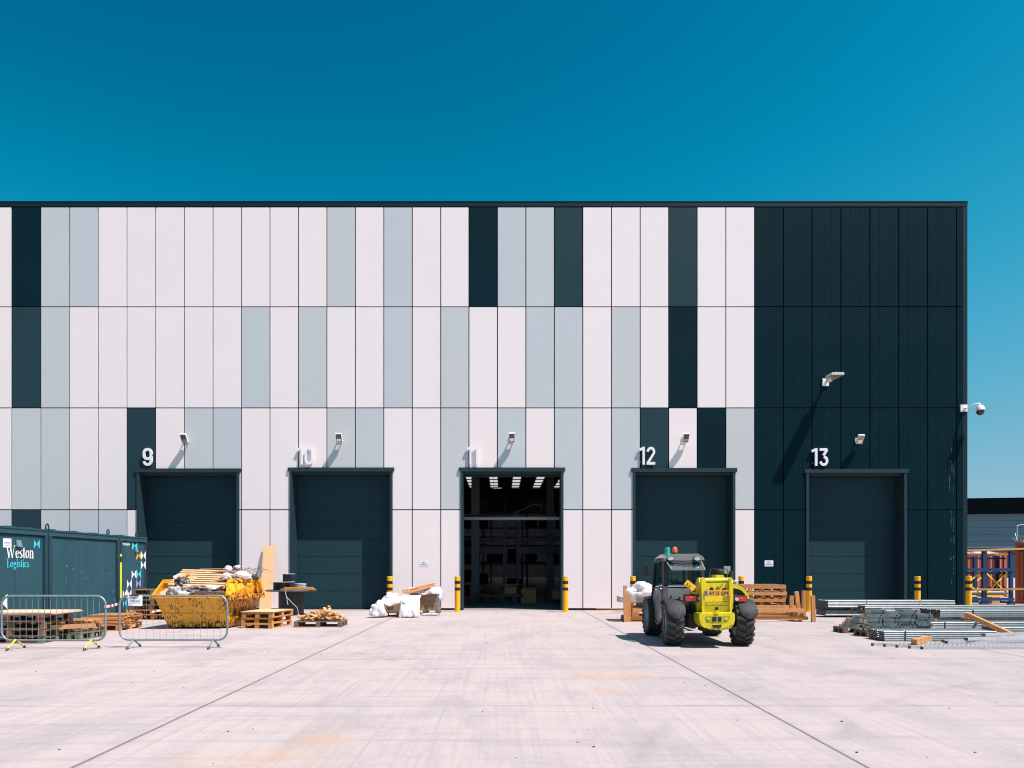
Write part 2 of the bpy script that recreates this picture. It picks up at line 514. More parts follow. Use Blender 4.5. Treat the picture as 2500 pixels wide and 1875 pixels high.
# ---------------------------------------------------------------- mesh helpers
class MB:
    def __init__(s):
        s.bm = bmesh.new()

    def _f(s, vs, m):
        try:
            f = s.bm.faces.new(vs)
            f.material_index = m
        except ValueError:
            pass

    def hexa(s, p, m=0):
        v = [s.bm.verts.new(q) for q in p]
        for q in ((0, 3, 2, 1), (4, 5, 6, 7), (0, 1, 5, 4), (1, 2, 6, 5), (2, 3, 7, 6), (3, 0, 4, 7)):
            s._f([v[i] for i in q], m)
        return s

    def box(s, x0, x1, y0, y1, z0, z1, m=0, X=None):
        p = [Vector(q) for q in ((x0, y0, z0), (x1, y0, z0), (x1, y1, z0), (x0, y1, z0), (x0, y0, z1), (x1, y0, z1), (x1, y1, z1), (x0, y1, z1))]
        if X is not None:
            p = [X @ q for q in p]
        return s.hexa(p, m)

    def obox(s, c, size, rot=(0, 0, 0), m=0):
        X = Matrix.Translation(c) @ Euler(rot).to_matrix().to_4x4()
        a, b, d = size[0] / 2, size[1] / 2, size[2] / 2
        return s.box(-a, a, -b, b, -d, d, m, X)

    def beam(s, p0, p1, wd, h, m=0, up=(0, 0, 1)):
        p0, p1 = Vector(p0), Vector(p1)
        d = (p1 - p0).normalized()
        u = Vector(up)
        sd = d.cross(u)
        if sd.length < 1e-4:
            sd = d.cross(Vector((0, 1, 0)))
        sd.normalize()
        u = sd.cross(d)
        a, b = sd * wd / 2, u * h / 2
        return s.hexa([p0 - a - b, p0 + a - b, p1 + a - b, p1 - a - b, p0 - a + b, p0 + a + b, p1 + a + b, p1 - a + b], m)

    def ring(s, c, ax, r, seg, ref=None):
        ax = ax.normalized()
        t = ref if ref is not None else (Vector((0, 0, 1)) if abs(ax.z) < 0.9 else Vector((1, 0, 0)))
        e1 = ax.cross(t).normalized()
        e2 = ax.cross(e1)
        return [s.bm.verts.new(c + (e1 * math.cos(a) + e2 * math.sin(a)) * r) for a in (2 * math.pi * i / seg for i in range(seg))]

    def cyl(s, p0, p1, r0, r1=None, seg=16, m=0, caps=True):
        p0, p1 = Vector(p0), Vector(p1)
        r1 = r0 if r1 is None else r1
        a, b = s.ring(p0, p1 - p0, r0, seg), s.ring(p1, p1 - p0, r1, seg)
        for i in range(seg):
            s._f([a[i], a[(i + 1) % seg], b[(i + 1) % seg], b[i]], m)
        if caps:
            s._f(a[::-1], m)
            s._f(b, m)
        return s

    def tube(s, pts, r, seg=8, m=0, closed=False):
        pts = [Vector(p) for p in pts]
        n = len(pts)
        rings = []
        for i, p in enumerate(pts):
            if closed:
                d = pts[(i + 1) % n] - pts[i - 1]
            else:
                d = pts[min(i + 1, n - 1)] - pts[max(i - 1, 0)]
            rings.append(s.ring(p, d, r, seg, ref=Vector((0.13, 0.99, 0.05)) if abs(d.normalized().y) < 0.8 else Vector((0.1, 0.05, 1))))
        for i in range(n if closed else n - 1):
            a, b = rings[i], rings[(i + 1) % n]
            for k in range(seg):
                s._f([a[k], a[(k + 1) % seg], b[(k + 1) % seg], b[k]], m)
        if not closed:
            s._f(rings[0][::-1], m)
            s._f(rings[-1], m)
        return s

    def lathe(s, prof, X=None, seg=32, m=0, closed=False):
        """profile (r, h) revolved about local z, then moved by matrix X"""
        X = X or Matrix()
        rings = []
        for (r, h) in prof:
            rings.append([s.bm.verts.new(X @ Vector((r * math.cos(a), r * math.sin(a), h))) for a in (2 * math.pi * i / seg for i in range(seg))])
        k = len(rings)
        for j in range(k if closed else k - 1):
            a, b = rings[j], rings[(j + 1) % k]
            for i in range(seg):
                s._f([a[i], a[(i + 1) % seg], b[(i + 1) % seg], b[i]], m)
        if not closed:
            s._f(rings[0][::-1], m)
            s._f(rings[-1], m)
        return s

    def prism(s, pts, vec, m=0):
        vec = Vector(vec)
        a = [s.bm.verts.new(Vector(p)) for p in pts]
        b = [s.bm.verts.new(Vector(p) + vec) for p in pts]
        n = len(a)
        s._f(a[::-1], m)
        s._f(b, m)
        for i in range(n):
            s._f([a[i], a[(i + 1) % n], b[(i + 1) % n], b[i]], m)
        return s

    def text(s, body, X, width=None, height=None, depth=0.004, m=0, bold=0.0, shear=0.0, spacing=1.0):
        """letters with their lower-left corner at X's origin, baseline along local x, facing local +z"""
        cu = bpy.data.curves.new("t", 'FONT')
        cu.body = body
        cu.extrude = 0.5
        cu.offset = bold
        cu.shear = shear
        cu.space_character = spacing
        cu.resolution_u = 4
        o = bpy.data.objects.new("t", cu)
        C.objects.link(o)
        dg = bpy.context.evaluated_depsgraph_get()
        me = bpy.data.meshes.new_from_object(o.evaluated_get(dg))
        xs = [v.co.x for v in me.vertices]
        ys = [v.co.y for v in me.vertices]
        x0, x1, y0, y1 = min(xs), max(xs), min(ys), max(ys)
        kx = width / (x1 - x0) if width else None
        ky = height / (y1 - y0) if height else kx
        kx = kx or ky
        vs = [s.bm.verts.new(X @ Vector(((v.co.x - x0) * kx, (v.co.y - y0) * ky, (v.co.z + 0.5) * depth))) for v in me.vertices]
        for p in me.polygons:
            s._f([vs[i] for i in p.vertices], m)
        bpy.data.objects.remove(o)
        bpy.data.curves.remove(cu)
        bpy.data.meshes.remove(me)
        return s

    def lump(s, c, size, seed=0, sub=3, amp=0.35, freq=2.2, m=0, flat=True):
        t = bmesh.new()
        bmesh.ops.create_icosphere(t, subdivisions=sub, radius=1.0)
        vm = {}
        for v in t.verts:
            d = v.co.normalized()
            o = Vector((seed * 3.7, seed * 1.3, 1))
            wv = Vector((noise.noise(d * 1.7 + o), noise.noise(d * 1.7 + o * 2), noise.noise(d * 1.7 - o)))
            k = 1 + amp * (0.55 * noise.noise(d * freq * 0.55 + o) - 0.30 * abs(noise.noise(d * freq * 1.3 + wv * 1.6 + o)) - 0.30 * abs(noise.noise(d * freq * 2.6 + wv * 4 - o)) + 0.04 * noise.noise(d * freq * 6 + o))
            q = Vector((d.x * size[0] * k, d.y * size[1] * k, d.z * size[2] * k))
            if flat and q.z < -size[2] * 0.55:
                q.z = -size[2] * 0.55
            vm[v.index] = s.bm.verts.new(Vector(c) + q)
        t.verts.ensure_lookup_table()
        for f in t.faces:
            s._f([vm[v.index] for v in f.verts], m)
        t.free()
        return s

    def sheet(s, fn, nu, nv, th=0.006, m=0):
        """thin crumpled sheet with thickness from fn(u, v) -> point"""
        g = [[Vector(fn(i / nu, j / nv)) for j in range(nv + 1)] for i in range(nu + 1)]
        top = [[s.bm.verts.new(p) for p in r] for r in g]
        bot = [[s.bm.verts.new(p - Vector((0, 0, th)) + Vector((0, th * 0.6, 0))) for p in r] for r in g]
        for i in range(nu):
            for j in range(nv):
                s._f([top[i][j], top[i + 1][j], top[i + 1][j + 1], top[i][j + 1]], m)
                s._f([bot[i][j], bot[i][j + 1], bot[i + 1][j + 1], bot[i + 1][j]], m)
        edge = [(i, 0) for i in range(nu)] + [(nu, j) for j in range(nv)] + [(i, nv) for i in range(nu, 0, -1)] + [(0, j) for j in range(nv, 0, -1)]
        for k in range(len(edge)):
            a, b = edge[k], edge[(k + 1) % len(edge)]
            s._f([top[a[0]][a[1]], bot[a[0]][a[1]], bot[b[0]][b[1]], top[b[0]][b[1]]], m)
        return s

    def build(s, name, mats, parent=None, loc=(0, 0, 0), rot=(0, 0, 0), smooth=None, bevel=0.0, seg=2):
        if bevel:
            es = [e for e in s.bm.edges if len(e.link_faces) == 2 and e.calc_face_angle(0) > R(32)]
            bmesh.ops.bevel(s.bm, geom=es, offset=bevel, segments=seg, affect='EDGES', clamp_overlap=True, profile=0.6)
        bmesh.ops.recalc_face_normals(s.bm, faces=s.bm.faces[:])
        me = bpy.data.meshes.new(name)
        s.bm.to_mesh(me)
        s.bm.free()
        for k in (mats if isinstance(mats, (list, tuple)) else [mats]):
            me.materials.append(k)
        if smooth is not None:
            for p in me.polygons:
                p.use_smooth = True
            me.set_sharp_from_angle(angle=R(smooth))
        o = bpy.data.objects.new(name, me)
        C.objects.link(o)
        o.location = loc
        o.rotation_euler = rot
        if parent is not None:
            o.parent = parent
        return o


def tag(o, label=None, cat=None, group=None, kind=None):
    if label:
        o["label"] = label
    if cat:
        o["category"] = cat
    if group:
        o["group"] = group
    if kind:
        o["kind"] = kind
    return o


def thing(name, label, cat, loc=(0, 0, 0), rz=0.0, group=None):
    o = bpy.data.objects.new(name, None)
    o.empty_display_size = 0.2
    C.objects.link(o)
    o.location = loc
    o.rotation_euler = (0, 0, rz)
    return tag(o, label, cat, group)


def use(me, name, parent, loc=(0, 0, 0), rot=(0, 0, 0)):
    """one more object on an existing mesh"""
    o = bpy.data.objects.new(name, me)
    C.objects.link(o)
    o.location = loc
    o.rotation_euler = rot
    o.parent = parent
    return o


def dup(root, loc, rz, label, group=None):
    r = root.copy()
    C.objects.link(r)
    r.location = loc
    r.rotation_euler = (0, 0, rz)
    r["label"] = label
    if group:
        r["group"] = group
    for ch in list(root.children):
        c = ch.copy()
        C.objects.link(c)
        c.parent = r
        for g in list(ch.children):
            d = g.copy()
            C.objects.link(d)
            d.parent = c
    return r


# ================================================================= ground
g = MB()
g.box(-300, 300, -60, 600, -0.3, 0.0)
tag(g.build("concrete_yard", concrete()), kind="structure")
g = MB()
for i in range(130):
    y = random.uniform(4.4, 24)
    x = random.uniform(-0.68, 0.70) * y
    r = random.uniform(0.003, 0.010)
    g.obox((x, y, r * 0.4), (r * 2, r * 1.6, r), (0, 0, random.uniform(0, 3)), m=random.choice((0, 0, 0, 1, 0, 2)))
tag(g.build("loose_grit", [M("dark grit", (0.07, 0.06, 0.055), 0.9), M("pale grit", (0.45, 0.42, 0.40), 0.9), M("wood chips", (0.30, 0.15, 0.08), 0.9)]),
    "dark grit and wood chips scattered over the concrete yard", "grit", kind="stuff")

# ================================================================= warehouse
XL, XR = -40.0, 16.21
ZT = WZ(436)
YB = 108.0
WH = thing("warehouse", "large warehouse clad in white, pale grey and dark vertical panels with five dock doors", "warehouse", (0, 0, 0))
DOORS = [(296, 517, 1020), (626, 848, 1018), (995, 1217, 1018), (1367, 1588, 1019), (1741, 1958, 1021)]
DX = [(WX(a), WX(b)) for a, b, _ in DOORS]
DZ = [WZ(c) for _, _, c in DOORS]

# --- structural wall behind the panels
m = MB()
edges = [XL] + [v for p in DX for v in p] + [XR]
for i in range(0, len(edges), 2):
    m.box(edges[i], edges[i + 1], Y0 + 0.052, Y0 + 0.62, -0.02, ZT - 0.35)
for (a, b), z in zip(DX, DZ):
    m.box(a, b, Y0 + 0.052, Y0 + 0.62, z, ZT - 0.35)
m.build("wall", JOINT, WH)

# --- cladding panels
vx = [-36, 25, 88, 150, 212, 274, 336, 398, 460, 521.5, 583, 644.5, 706, 767.5, 829, 890.5, 952, 1013, 1074.5, 1136, 1197.5, 1259, 1321, 1383, 1444.5, 1506, 1568, 1630]
vz = [WZ(447), WZ(662.5), WZ(881), WZ(1101), 0.06]
PATT = [
    "WDGGWWWWWWWWGWGWWDGGEWWWEWW",
    "WEGWWWWWWGWGWWGWGWWGGWGWDWW",
    "WGGWWEWGGWWWGGWWGWGWGWGEWDG",
    "GEGGGWGGGWWWWWWWWWWWWWWWWWW",
]
extra = ["WGWWDW", "GWWWEG", "WWGWWG", "WWGGEW"]                       # the wall goes on to the left of the picture
left = [vx[0] - 61.8 * k for k in range(6, 0, -1)]
vx = left + vx
PATT = [e + p for e, p in zip(extra, PATT)]
XS = [WX(v) for v in vx]


def minus(rect, holes):
    rs = [rect]
    for (a, b, z) in holes:
        out = []
        for (x0, x1, z0, z1) in rs:
            if x1 <= a or x0 >= b or z0 >= z:
                out.append((x0, x1, z0, z1))
                continue
            if x0 < a:
                out.append((x0, a, z0, z1))
            if x1 > b:
                out.append((b, x1, z0, z1))
            if z1 > z:
                out.append((max(x0, a), min(x1, b), z, z1))
        rs = out
    return rs


HOLES = [(a - 0.004, b + 0.004, z + 0.13) for (a, b), z in zip(DX, DZ)]
G2 = 0.018
m = MB()
IDX = {'W': (0, 4, 5, 0), 'G': (1, 6), 'D': (2,), 'E': (3,)}
rp = random.Random(17)
for r in range(4):
    for i, ch in enumerate(PATT[r]):
        tone = rp.choice(IDX[ch])
        for (x0, x1, z0, z1) in minus((XS[i] + G2, XS[i + 1] - G2, vz[r + 1] + G2, vz[r] - G2), HOLES):
            if x1 - x0 > 0.02 and z1 - z0 > 0.02:
                m.box(x0, x1, Y0, Y0 + 0.05, z0, z1, tone)
m.build("coloured_cladding", [WHITE, PALE, DARK, SLATE, WHITEP, WHITEB, PALEB], WH)

# --- charcoal cladding at the corner, each panel with two pressed lines
vxc = [1630, 1692, 1754, 1816.5, 1879, 1941.5, 2004, 2066.5]
m = MB()
for i in range(7):
    a, b = WX(vxc[i]), WX(vxc[i + 1])
    wd = (b - a) / 3
    for r in range(4):
        for k in range(3):
            x0 = a + (G2 if k == 0 else wd * k + 0.004)
            x1 = b - G2 if k == 2 else a + wd * (k + 1) - 0.004
            for q in minus((x0, x1, vz[r + 1] + G2, vz[r] - G2), HOLES):
                if q[1] - q[0] > 0.02:
                    m.box(q[0], q[1], Y0 + 0.001 * (k == 1), Y0 + 0.044, q[2], q[3])
        for q in minus((a + G2, b - G2, vz[r + 1] + G2, vz[r] - G2), HOLES):
            m.box(q[0], q[1], Y0 + 0.005, Y0 + 0.05, q[2], q[3])
a = WX(2066.5)
for r in range(4):
    m.box(a + G2, XR - 0.17, Y0, Y0 + 0.05, vz[r + 1] + G2, vz[r] - G2)
m.build("charcoal_cladding", CHAR, WH)
m = MB()
m.box(XR - 0.155, XR + 0.012, Y0 - 0.008, Y0 + 0.14, 0.0, WZ(447) - 0.005)
m.build("corner_trim", M("corner flashing", (0.010, 0.028, 0.036), 0.5, var=0.1, spec=0.15), WH, bevel=0.01)
m = MB()
m.box(XL, XR + 0.018, Y0 - 0.010, Y0 + 0.5, WZ(446), ZT)
m.box(XL, XR + 0.026, Y0 - 0.020, Y0 + 0.52, ZT, ZT + 0.02)
m.build("parapet", FLASH, WH)
pl = [XL] + [v for p in DX for v in p] + [XR]
for i in range(0, len(pl), 2):
    m = MB()
    m.box(pl[i], pl[i + 1], Y0 + 0.012, Y0 + 0.05, 0.0, 0.062)
    m.build("plinth", JOINT, WH)
m = MB()
m.box(XR - 0.25, XR, Y0 + 0.62, YB, 0, ZT - 0.2)
m.build("end_wall", CHAR, WH)
m = MB()
m.box(XL, XL + 0.25, Y0 + 0.62, YB, 0, ZT - 0.2)
m.build("end_wall", INNER, WH)
m = MB()
for k in range(40):
    x = XL + 1.4 * k
    m.box(x + 0.02, x + 1.38, YB - 0.1, YB, 0.0, 9.6, 0)
m.box(XL, XR, YB - 0.12, YB, 9.6, 12.8, 1)
m.box(XL, XR, YB, YB + 0.2, 0, ZT - 0.2, 1)
m.build("back_wall", [INNER, INDARK], WH)

# --- roof with translucent roof lights near the back
ZR = 12.6
m = MB()
m.box(XL, XR, Y0 + 0.62, 88, ZR, ZR + 0.2)
m.box(XL, XR, 104, YB, ZR, ZR + 0.2)
lights = [x * 2.95 - 37.0 for x in range(18)]
lights = [x for x in lights if x < 14.5]
prev = XL
for x in lights:
    m.box(prev, x, 88, 104, ZR, ZR + 0.2)
    prev = x + 1.05
m.box(prev, XR, 88, 104, ZR, ZR + 0.2)
for y in [89.5 + 3.6 * k for k in range(5)]:
    m.box(XL, XR, y, y + 0.12, ZR - 0.12, ZR - 0.01)
for y in range(36, 80, 8):
    m.box(XL, XR, y, y + 0.3, ZR - 0.7, ZR - 0.01)
m.build("roof", INDARK, WH)
rl, nt_, b_ = new_mat("roof light sheet")
tl_ = N(nt_, "ShaderNodeBsdfTranslucent")
tl_.inputs[0].default_value = (0.52, 0.52, 0.53, 1)
L(nt_, tl_.outputs[0], nt_.nodes["Material Output"].inputs[0])
m = MB()
for x in lights:
    m.box(x, x + 1.05, 88.02, 103.98, ZR + 0.1, ZR + 0.104)
m.build("roof_light", rl, WH)
m = MB()
m.box(XL + 0.25, XR - 0.25, Y0 + 0.02, YB, -0.05, 0.004)
m.build("floor", CEMENT, WH)

# --- columns and rails inside
COLP = M("column paint", (0.10, 0.15, 0.17), 0.5)
for (x, y) in ((-1.16, 32), (2.35, 36), (3.35, 31), (-1.6, 46), (4.4, 52), (-4.5, 58)):
    m = MB()
    m.box(x - 0.012, x + 0.012, y - 0.139, y + 0.139, 0, ZR)
    m.box(x - 0.17, x + 0.17, y - 0.17, y - 0.139, 0, ZR)
    m.box(x - 0.17, x + 0.17, y + 0.139, y + 0.17, 0, ZR)
    m.build("column", COLP, WH)
m = MB()
m.box(-9, 9, 29.0, 29.12, 3.36, 3.45)
m.box(-9, 9, 28.95, 29.2, 3.45, 3.475)
m.build("rail_beam", M("rail steel", (0.34, 0.36, 0.37), 0.4, 0.3), WH)
m = MB()
m.tube([(-2.4, 29.05, 3.54), (-0.8, 29.05, 3.52), (0.3, 29.1, 3.56), (0.8, 29.1, 3.78), (1.15, 29.1, 3.95), (1.35, 29.1, 4.0), (1.5, 29.1, 3.95), (1.58, 29.1, 3.84), (1.57, 29.1, 3.72)], 0.045, 8)
m.build("hanging_hose", BLACK, WH, smooth=50)
for (x, y, z) in ((-0.45, 70, 9.0), (-0.3, 62, 7.4)):
    m = MB()
    m.box(x - 0.45, x + 0.45, y, y + 0.2, z, z + 0.08)
    m.box(x - 0.4, x + 0.4, y + 0.02, y + 0.18, z - 0.03, z, 1)
    m.tube([(x - 0.4, y + 0.1, z + 0.08), (x - 0.4, y + 0.1, ZR)], 0.01, 5)
    m.tube([(x + 0.4, y + 0.1, z + 0.08), (x + 0.4, y + 0.1, ZR)], 0.01, 5)
    le = bpy.data.materials.get("strip light") or None
    if le is None:
        le, nt_, b_ = new_mat("strip light")
        b_.inputs["Emission Color"].default_value = (1, 0.62, 0.38, 1)
        b_.inputs["Emission Strength"].default_value = 0.45
    m.build("strip_light", [INDARK, le], WH)

# --- dock doors: surround, leaf and head trim
for i, ((a, b), z) in enumerate(zip(DX, DZ)):
    m = MB()
    for (x0, x1) in ((a, a + 0.09), (b - 0.09, b)):
        m.box(x0, x1, Y0 - 0.035, Y0 + 0.63, 0, z - 0.002)
    m.box(a + 0.09, b - 0.09, Y0 + 0.12, Y0 + 0.63, z - 0.09, z - 0.004)
    s = m.build("door_surround", TRIM, WH)
    m = MB()
    m.box(a - 0.06, b + 0.06, Y0 - 0.042, Y0 + 0.12, z + 0.002, z + 0.122)
    m.box(a - 0.06, b + 0.06, Y0 - 0.048, Y0 - 0.042, z - 0.012, z + 0.126)
    m.build("head_trim", TRIM, s)
    if i == 2:
        m = MB()
        m.box(a + 0.09, b - 0.09, Y0 + 0.56, Y0 + 0.66, z - 0.12, z - 0.10)
        m.build("curtain_box", INDARK, WH)
        continue
    m = MB()
    zz, k = 0.06, 0
    m.box(a + 0.002, b - 0.002, Y0 + 0.632, Y0 + 0.70, 0.0, z + 0.06, 0)
    m.box(a + 0.092, b - 0.092, Y0 + 0.59, Y0 + 0.6315, 0.0, z - 0.092, 0)
    while zz < z - 0.1:
        top = min(zz + 0.60, z - 0.1)
        m.box(a + 0.095, b - 0.095, Y0 + 0.58, Y0 + 0.612, zz + 0.002, top - 0.002)
        zz += 0.61
    m.box(a + 0.095, b - 0.095, Y0 + 0.575, Y0 + 0.612, 0.004, 0.055, 1)
    m.build("dock_door", [DOORM, JOINT], WH)

# --- scratches and drips of white paint near the corner
random.seed(3)
DRIP = M("dried white paint", (0.12, 0.16, 0.17), 0.6)
for k in range(22):
    xd = random.choice((2051, 2053.5, 2055, 2058.5, 2060)) + random.uniform(-0.8, 0.8)
    yd = random.uniform(965, 1180) if random.random() < 0.8 else random.uniform(1180, 1260)
    l = random.uniform(3, 20)
    x, z = WX(xd), WZ(yd)
    m = MB()
    m.box(x, x + random.uniform(0.004, 0.013), Y0 - 0.004, Y0 + 0.001, z - l / 62, z)
    m.build("paint_streak", DRIP, WH)

# ================================================================= door numbers
NUM = [("9", 308, 328.5, 967.5, 1006), ("10", 642, 676, 965, 1003.5), ("11", 1008, 1033, 964, 1003), ("12", 1381, 1415.5, 965, 1003.5), ("13", 1753.5, 1789.5, 968, 1006)]
WORD = {"9": "nine", "10": "ten", "11": "eleven", "12": "twelve", "13": "thirteen"}


def digits(body, X, wd, h, depth, mb):
    """condensed sign-writer's figures swept with a square-cut stroke"""
    t = h * 0.145
    gap = t * 0.75
    adv = {'1': 0.38, '0': 0.55, '2': 0.55, '3': 0.55, '9': 0.55}
    raw = sum(adv[c] * h for c in body) + gap * (len(body) - 1)
    k = wd / raw
    x = 0.0

    def arc(cx, cy, rx, ry, a0, a1, n=14):
        return [(cx + rx * math.cos(R(a0 + (a1 - a0) * i / n)), cy + ry * math.sin(R(a0 + (a1 - a0) * i / n))) for i in range(n + 1)]
    for ch in body:
        W2 = adv[ch] * h
        hw = t / 2
        r = W2 / 2 - hw
        cx = W2 / 2
        strokes = []
        if ch == '1':
            strokes = [[(W2 - hw - h * 0.02, 0), (W2 - hw - h * 0.02, h)], [(hw * 0.2, h - hw - h * 0.10), (W2 - hw - h * 0.02, h - hw * 0.9)]]
        elif ch == '0':
            strokes = [arc(cx, h - hw - r, r, r, 0, 180) + arc(cx, hw + r, r, r, 180, 360) + [(cx + r, h - hw - r)]]
        elif ch == '9':
            rr = r * 1.02
            strokes = [arc(cx, h - hw - rr, r, rr, 0, 180) + arc(cx, h * 0.56, r, rr * 0.8, 180, 360) + [(cx + r, h - hw - rr)],
                       [(cx + r, h * 0.62)] + arc(cx, hw + r, r, r, 0, -170)]
        elif ch == '2':
            strokes = [arc(cx, h - hw - r, r, r, 175, -20) + [(hw * 1.1, hw * 1.4)], [(0, hw), (W2, hw)]]
        elif ch == '3':
            strokes = [[(hw * 0.3, h - hw), (W2 - hw * 0.9, h - hw), (cx - r * 0.1, h * 0.60)], arc(cx, hw + r * 1.05, r, r * 1.1, 85, -165)]
        for q, st in enumerate(strokes):
            for i in range(len(st) - 1):
                p0, p1 = Vector((st[i][0], st[i][1], 0)), Vector((st[i + 1][0], st[i + 1][1], 0))
                d = (p1 - p0)
                if d.length < 1e-5:
                    continue
                d.normalize()
                e = d * (t * 0.10 if len(st) > 3 else 0)
                nrm = Vector((-d.y, d.x, 0)) * hw
                p0, p1 = p0 - e, p1 + e
                dz = depth - 0.0006 * q - 0.0002 * (i % 3)
                pts = [p0 - nrm, p1 - nrm, p1 + nrm, p0 + nrm]
                pts = [X @ Vector(((x + p.x) * k, p.y, 0)) for p in pts] + [X @ Vector(((x + p.x) * k, p.y, dz)) for p in pts]
                mb.hexa(pts)
        x += W2 + gap


for body, xa, xb, ya, yb in NUM:
    x0, x1, z0, z1 = WX(xa), WX(xb), WZ(yb), WZ(ya)
    k = (Y0 - 0.09) / Y0
    t = MB()
    X = Matrix.Translation((x0 * k, Y0 - 0.03, CH + (z0 - CH) * k)) @ Matrix.Rotation(R(90), 4, 'X')
    digits(body, X, (x1 - x0) * k, (z1 - z0) * k, 0.06, t)
    for xx in (x0 + 0.06, x1 - 0.06):
        for zz in (z0 + 0.1, z1 - 0.1):
            t.cyl((xx * k, Y0 - 0.028, CH + (zz - CH) * k), (xx * k, Y0 + 0.002, CH + (zz - CH) * k), 0.012, seg=8)
    o = t.build("door_number", NUMW)
    state = {"9": "on a dark panel beside the site containers", "11": "over the open doorway", "10": "with two round and straight figures on a white panel", "12": "above the door behind the telehandler", "13": "on the charcoal corner cladding"}[body]
    tag(o, "raised white number %s %s" % (WORD[body], state), "number sign")

# ================================================================= bulkhead lamps above the doors
LAMPS = [(403, 949, "above door nine"), (735, 948, "above door ten"), (1105.5, 947, "above the open doorway eleven"), (1478.5, 948, "on a white panel between two dark ones, above door twelve"), (1852, 951, "on charcoal cladding above door thirteen")]


def wall_lamp(xd, yd, where, lens):
    x, z = WX(xd), WZ(yd)
    t = thing("bulkhead_lamp", "small white tilted flood lamp " + where, "wall lamp", (x, Y0, z), 0, "small flood lamps above the doors")
    q = MB()
    q.box(-0.09, 0.09, -0.03, 0.002, -0.10, 0.08)
    q.box(-0.09, -0.075, -0.20, -0.03, -0.10, -0.04)
    q.box(0.075, 0.09, -0.20, -0.03, -0.10, -0.04)
    q.build("bracket", GREYB, t)
    X = Matrix.Translation((0, -0.22, -0.01)) @ Matrix.Rotation(R(-52), 4, 'X')
    q = MB()
    q.box(-0.105, 0.105, -0.17, 0.17, -0.012, 0.05, 0, X)
    for k in range(5):
        q.box(-0.095, 0.095, -0.15 + k * 0.07, -0.14 + k * 0.07, 0.05, 0.07, 0, X)
    q.build("lamp_head", NUMW, t)
    q = MB()
    q.box(-0.088, 0.088, -0.15, 0.15, -0.018, -0.0125, 0, X)
    q.box(-0.07, 0.07, 0.02, 0.12, -0.022, -0.018, 1, X)
    q.build("lens", [lens, CHROME], t)


for i, (a, b, c) in enumerate(LAMPS):
    wall_lamp(a, b, c, LENSA if i == 4 else LENSD)

# large flood lamp on an arm
x, z = 11.28, 7.95
t = thing("flood_lamp", "large pale flood lamp on a short arm high on the charcoal cladding", "wall lamp", (x, Y0, z))
q = MB()
q.box(-0.12, 0.10, -0.04, 0.002, -0.13, 0.13)
q.build("wall_plate", NUMW, t, bevel=0.006)
q = MB()
q.cyl((0, -0.04, 0), (0, -0.26, 0.02), 0.05, seg=12)
q.obox((0.0, -0.30, 0.02), (0.14, 0.16, 0.14))
q.build("arm", NUMW, t, bevel=0.005)
q = MB()
q.prism([(-0.15, -0.30, 0.03), (0.15, -0.30, 0.03), (0.21, -0.45, 0.03), (0.21, -0.95, 0.03), (-0.21, -0.95, 0.03), (-0.21, -0.45, 0.03)], (0, 0, 0.05))
for k in range(9):
    q.box(-0.19 + k * 0.045, -0.175 + k * 0.045, -0.96, -0.46, 0.08, 0.11)
q.build("lamp_head", NUMW, t)
q = MB()
q.box(-0.185, 0.185, -0.93, -0.48, 0.018, 0.029)
q.cyl((0.05, -0.38, 0.03), (0.05, -0.38, 0.0), 0.03, seg=10, m=1)
q.build("lens", [LENSA, BLACK], t)

# dome camera on the corner
x, z = WX(2081), WZ(882)
t = thing("dome_camera", "white dome security camera on a bent arm at the building corner", "security camera", (x, Y0, z))
q = MB()
q.box(-0.12, 0.12, -0.05, 0.002, -0.12, 0.12)
q.build("wall_plate", NUMW, t, bevel=0.008)
q = MB()
q.tube([(0.03, -0.05, -0.02), (0.10, -0.18, 0.0), (0.20, -0.30, 0.07), (0.30, -0.35, 0.09), (0.35, -0.36, 0.07), (0.36, -0.36, 0.03)], 0.028, 10)
q.cyl((0.02, -0.05, -0.02), (0.05, -0.10, -0.02), 0.06, 0.04, 12)
q.build("arm", NUMW, t, smooth=40)
q = MB()
X = Matrix.Translation((0.36, -0.36, -0.10))
q.lathe([(0.03, 0.14), (0.075, 0.12), (0.115, 0.07), (0.14, 0.0), (0.145, -0.03), (0.125, -0.05)], X, 24)
q.build("dome_cap", NUMW, t, smooth=40)
q = MB()
q.lathe([(0.122, -0.05), (0.122, -0.12), (0.11, -0.16), (0.08, -0.195), (0.04, -0.215), (0.01, -0.22)], X, 24)
q.build("dome", jelly("smoked dome", (0.012, 0.012, 0.014)), t, smooth=40)

# paper notices on the wall
for (xd, yd, lab) in ((916, 1217, "white paper no parking notice taped to white cladding beside door ten"), (1661, 1217, "white paper no parking notice taped to charcoal cladding beside door twelve")):
    x, z = WX(xd), WZ(yd)
    t = thing("paper_notice", lab, "paper sign", (x, Y0, z))
    q = MB()
    q.box(-0.15, 0.15, -0.006, -0.001, -0.105, 0.105)
    q.build("sheet", PAPER, t)
    q = MB()
    q.text("NO", Matrix.Translation((-0.055, -0.0065, 0.015)) @ Matrix.Rotation(R(90), 4, 'X'), height=0.05, depth=0.002)
    q.text("PARKING", Matrix.Translation((-0.115, -0.0065, -0.065)) @ Matrix.Rotation(R(90), 4, 'X'), width=0.23, height=0.055, depth=0.002)
    q.build("lettering", INK, t)

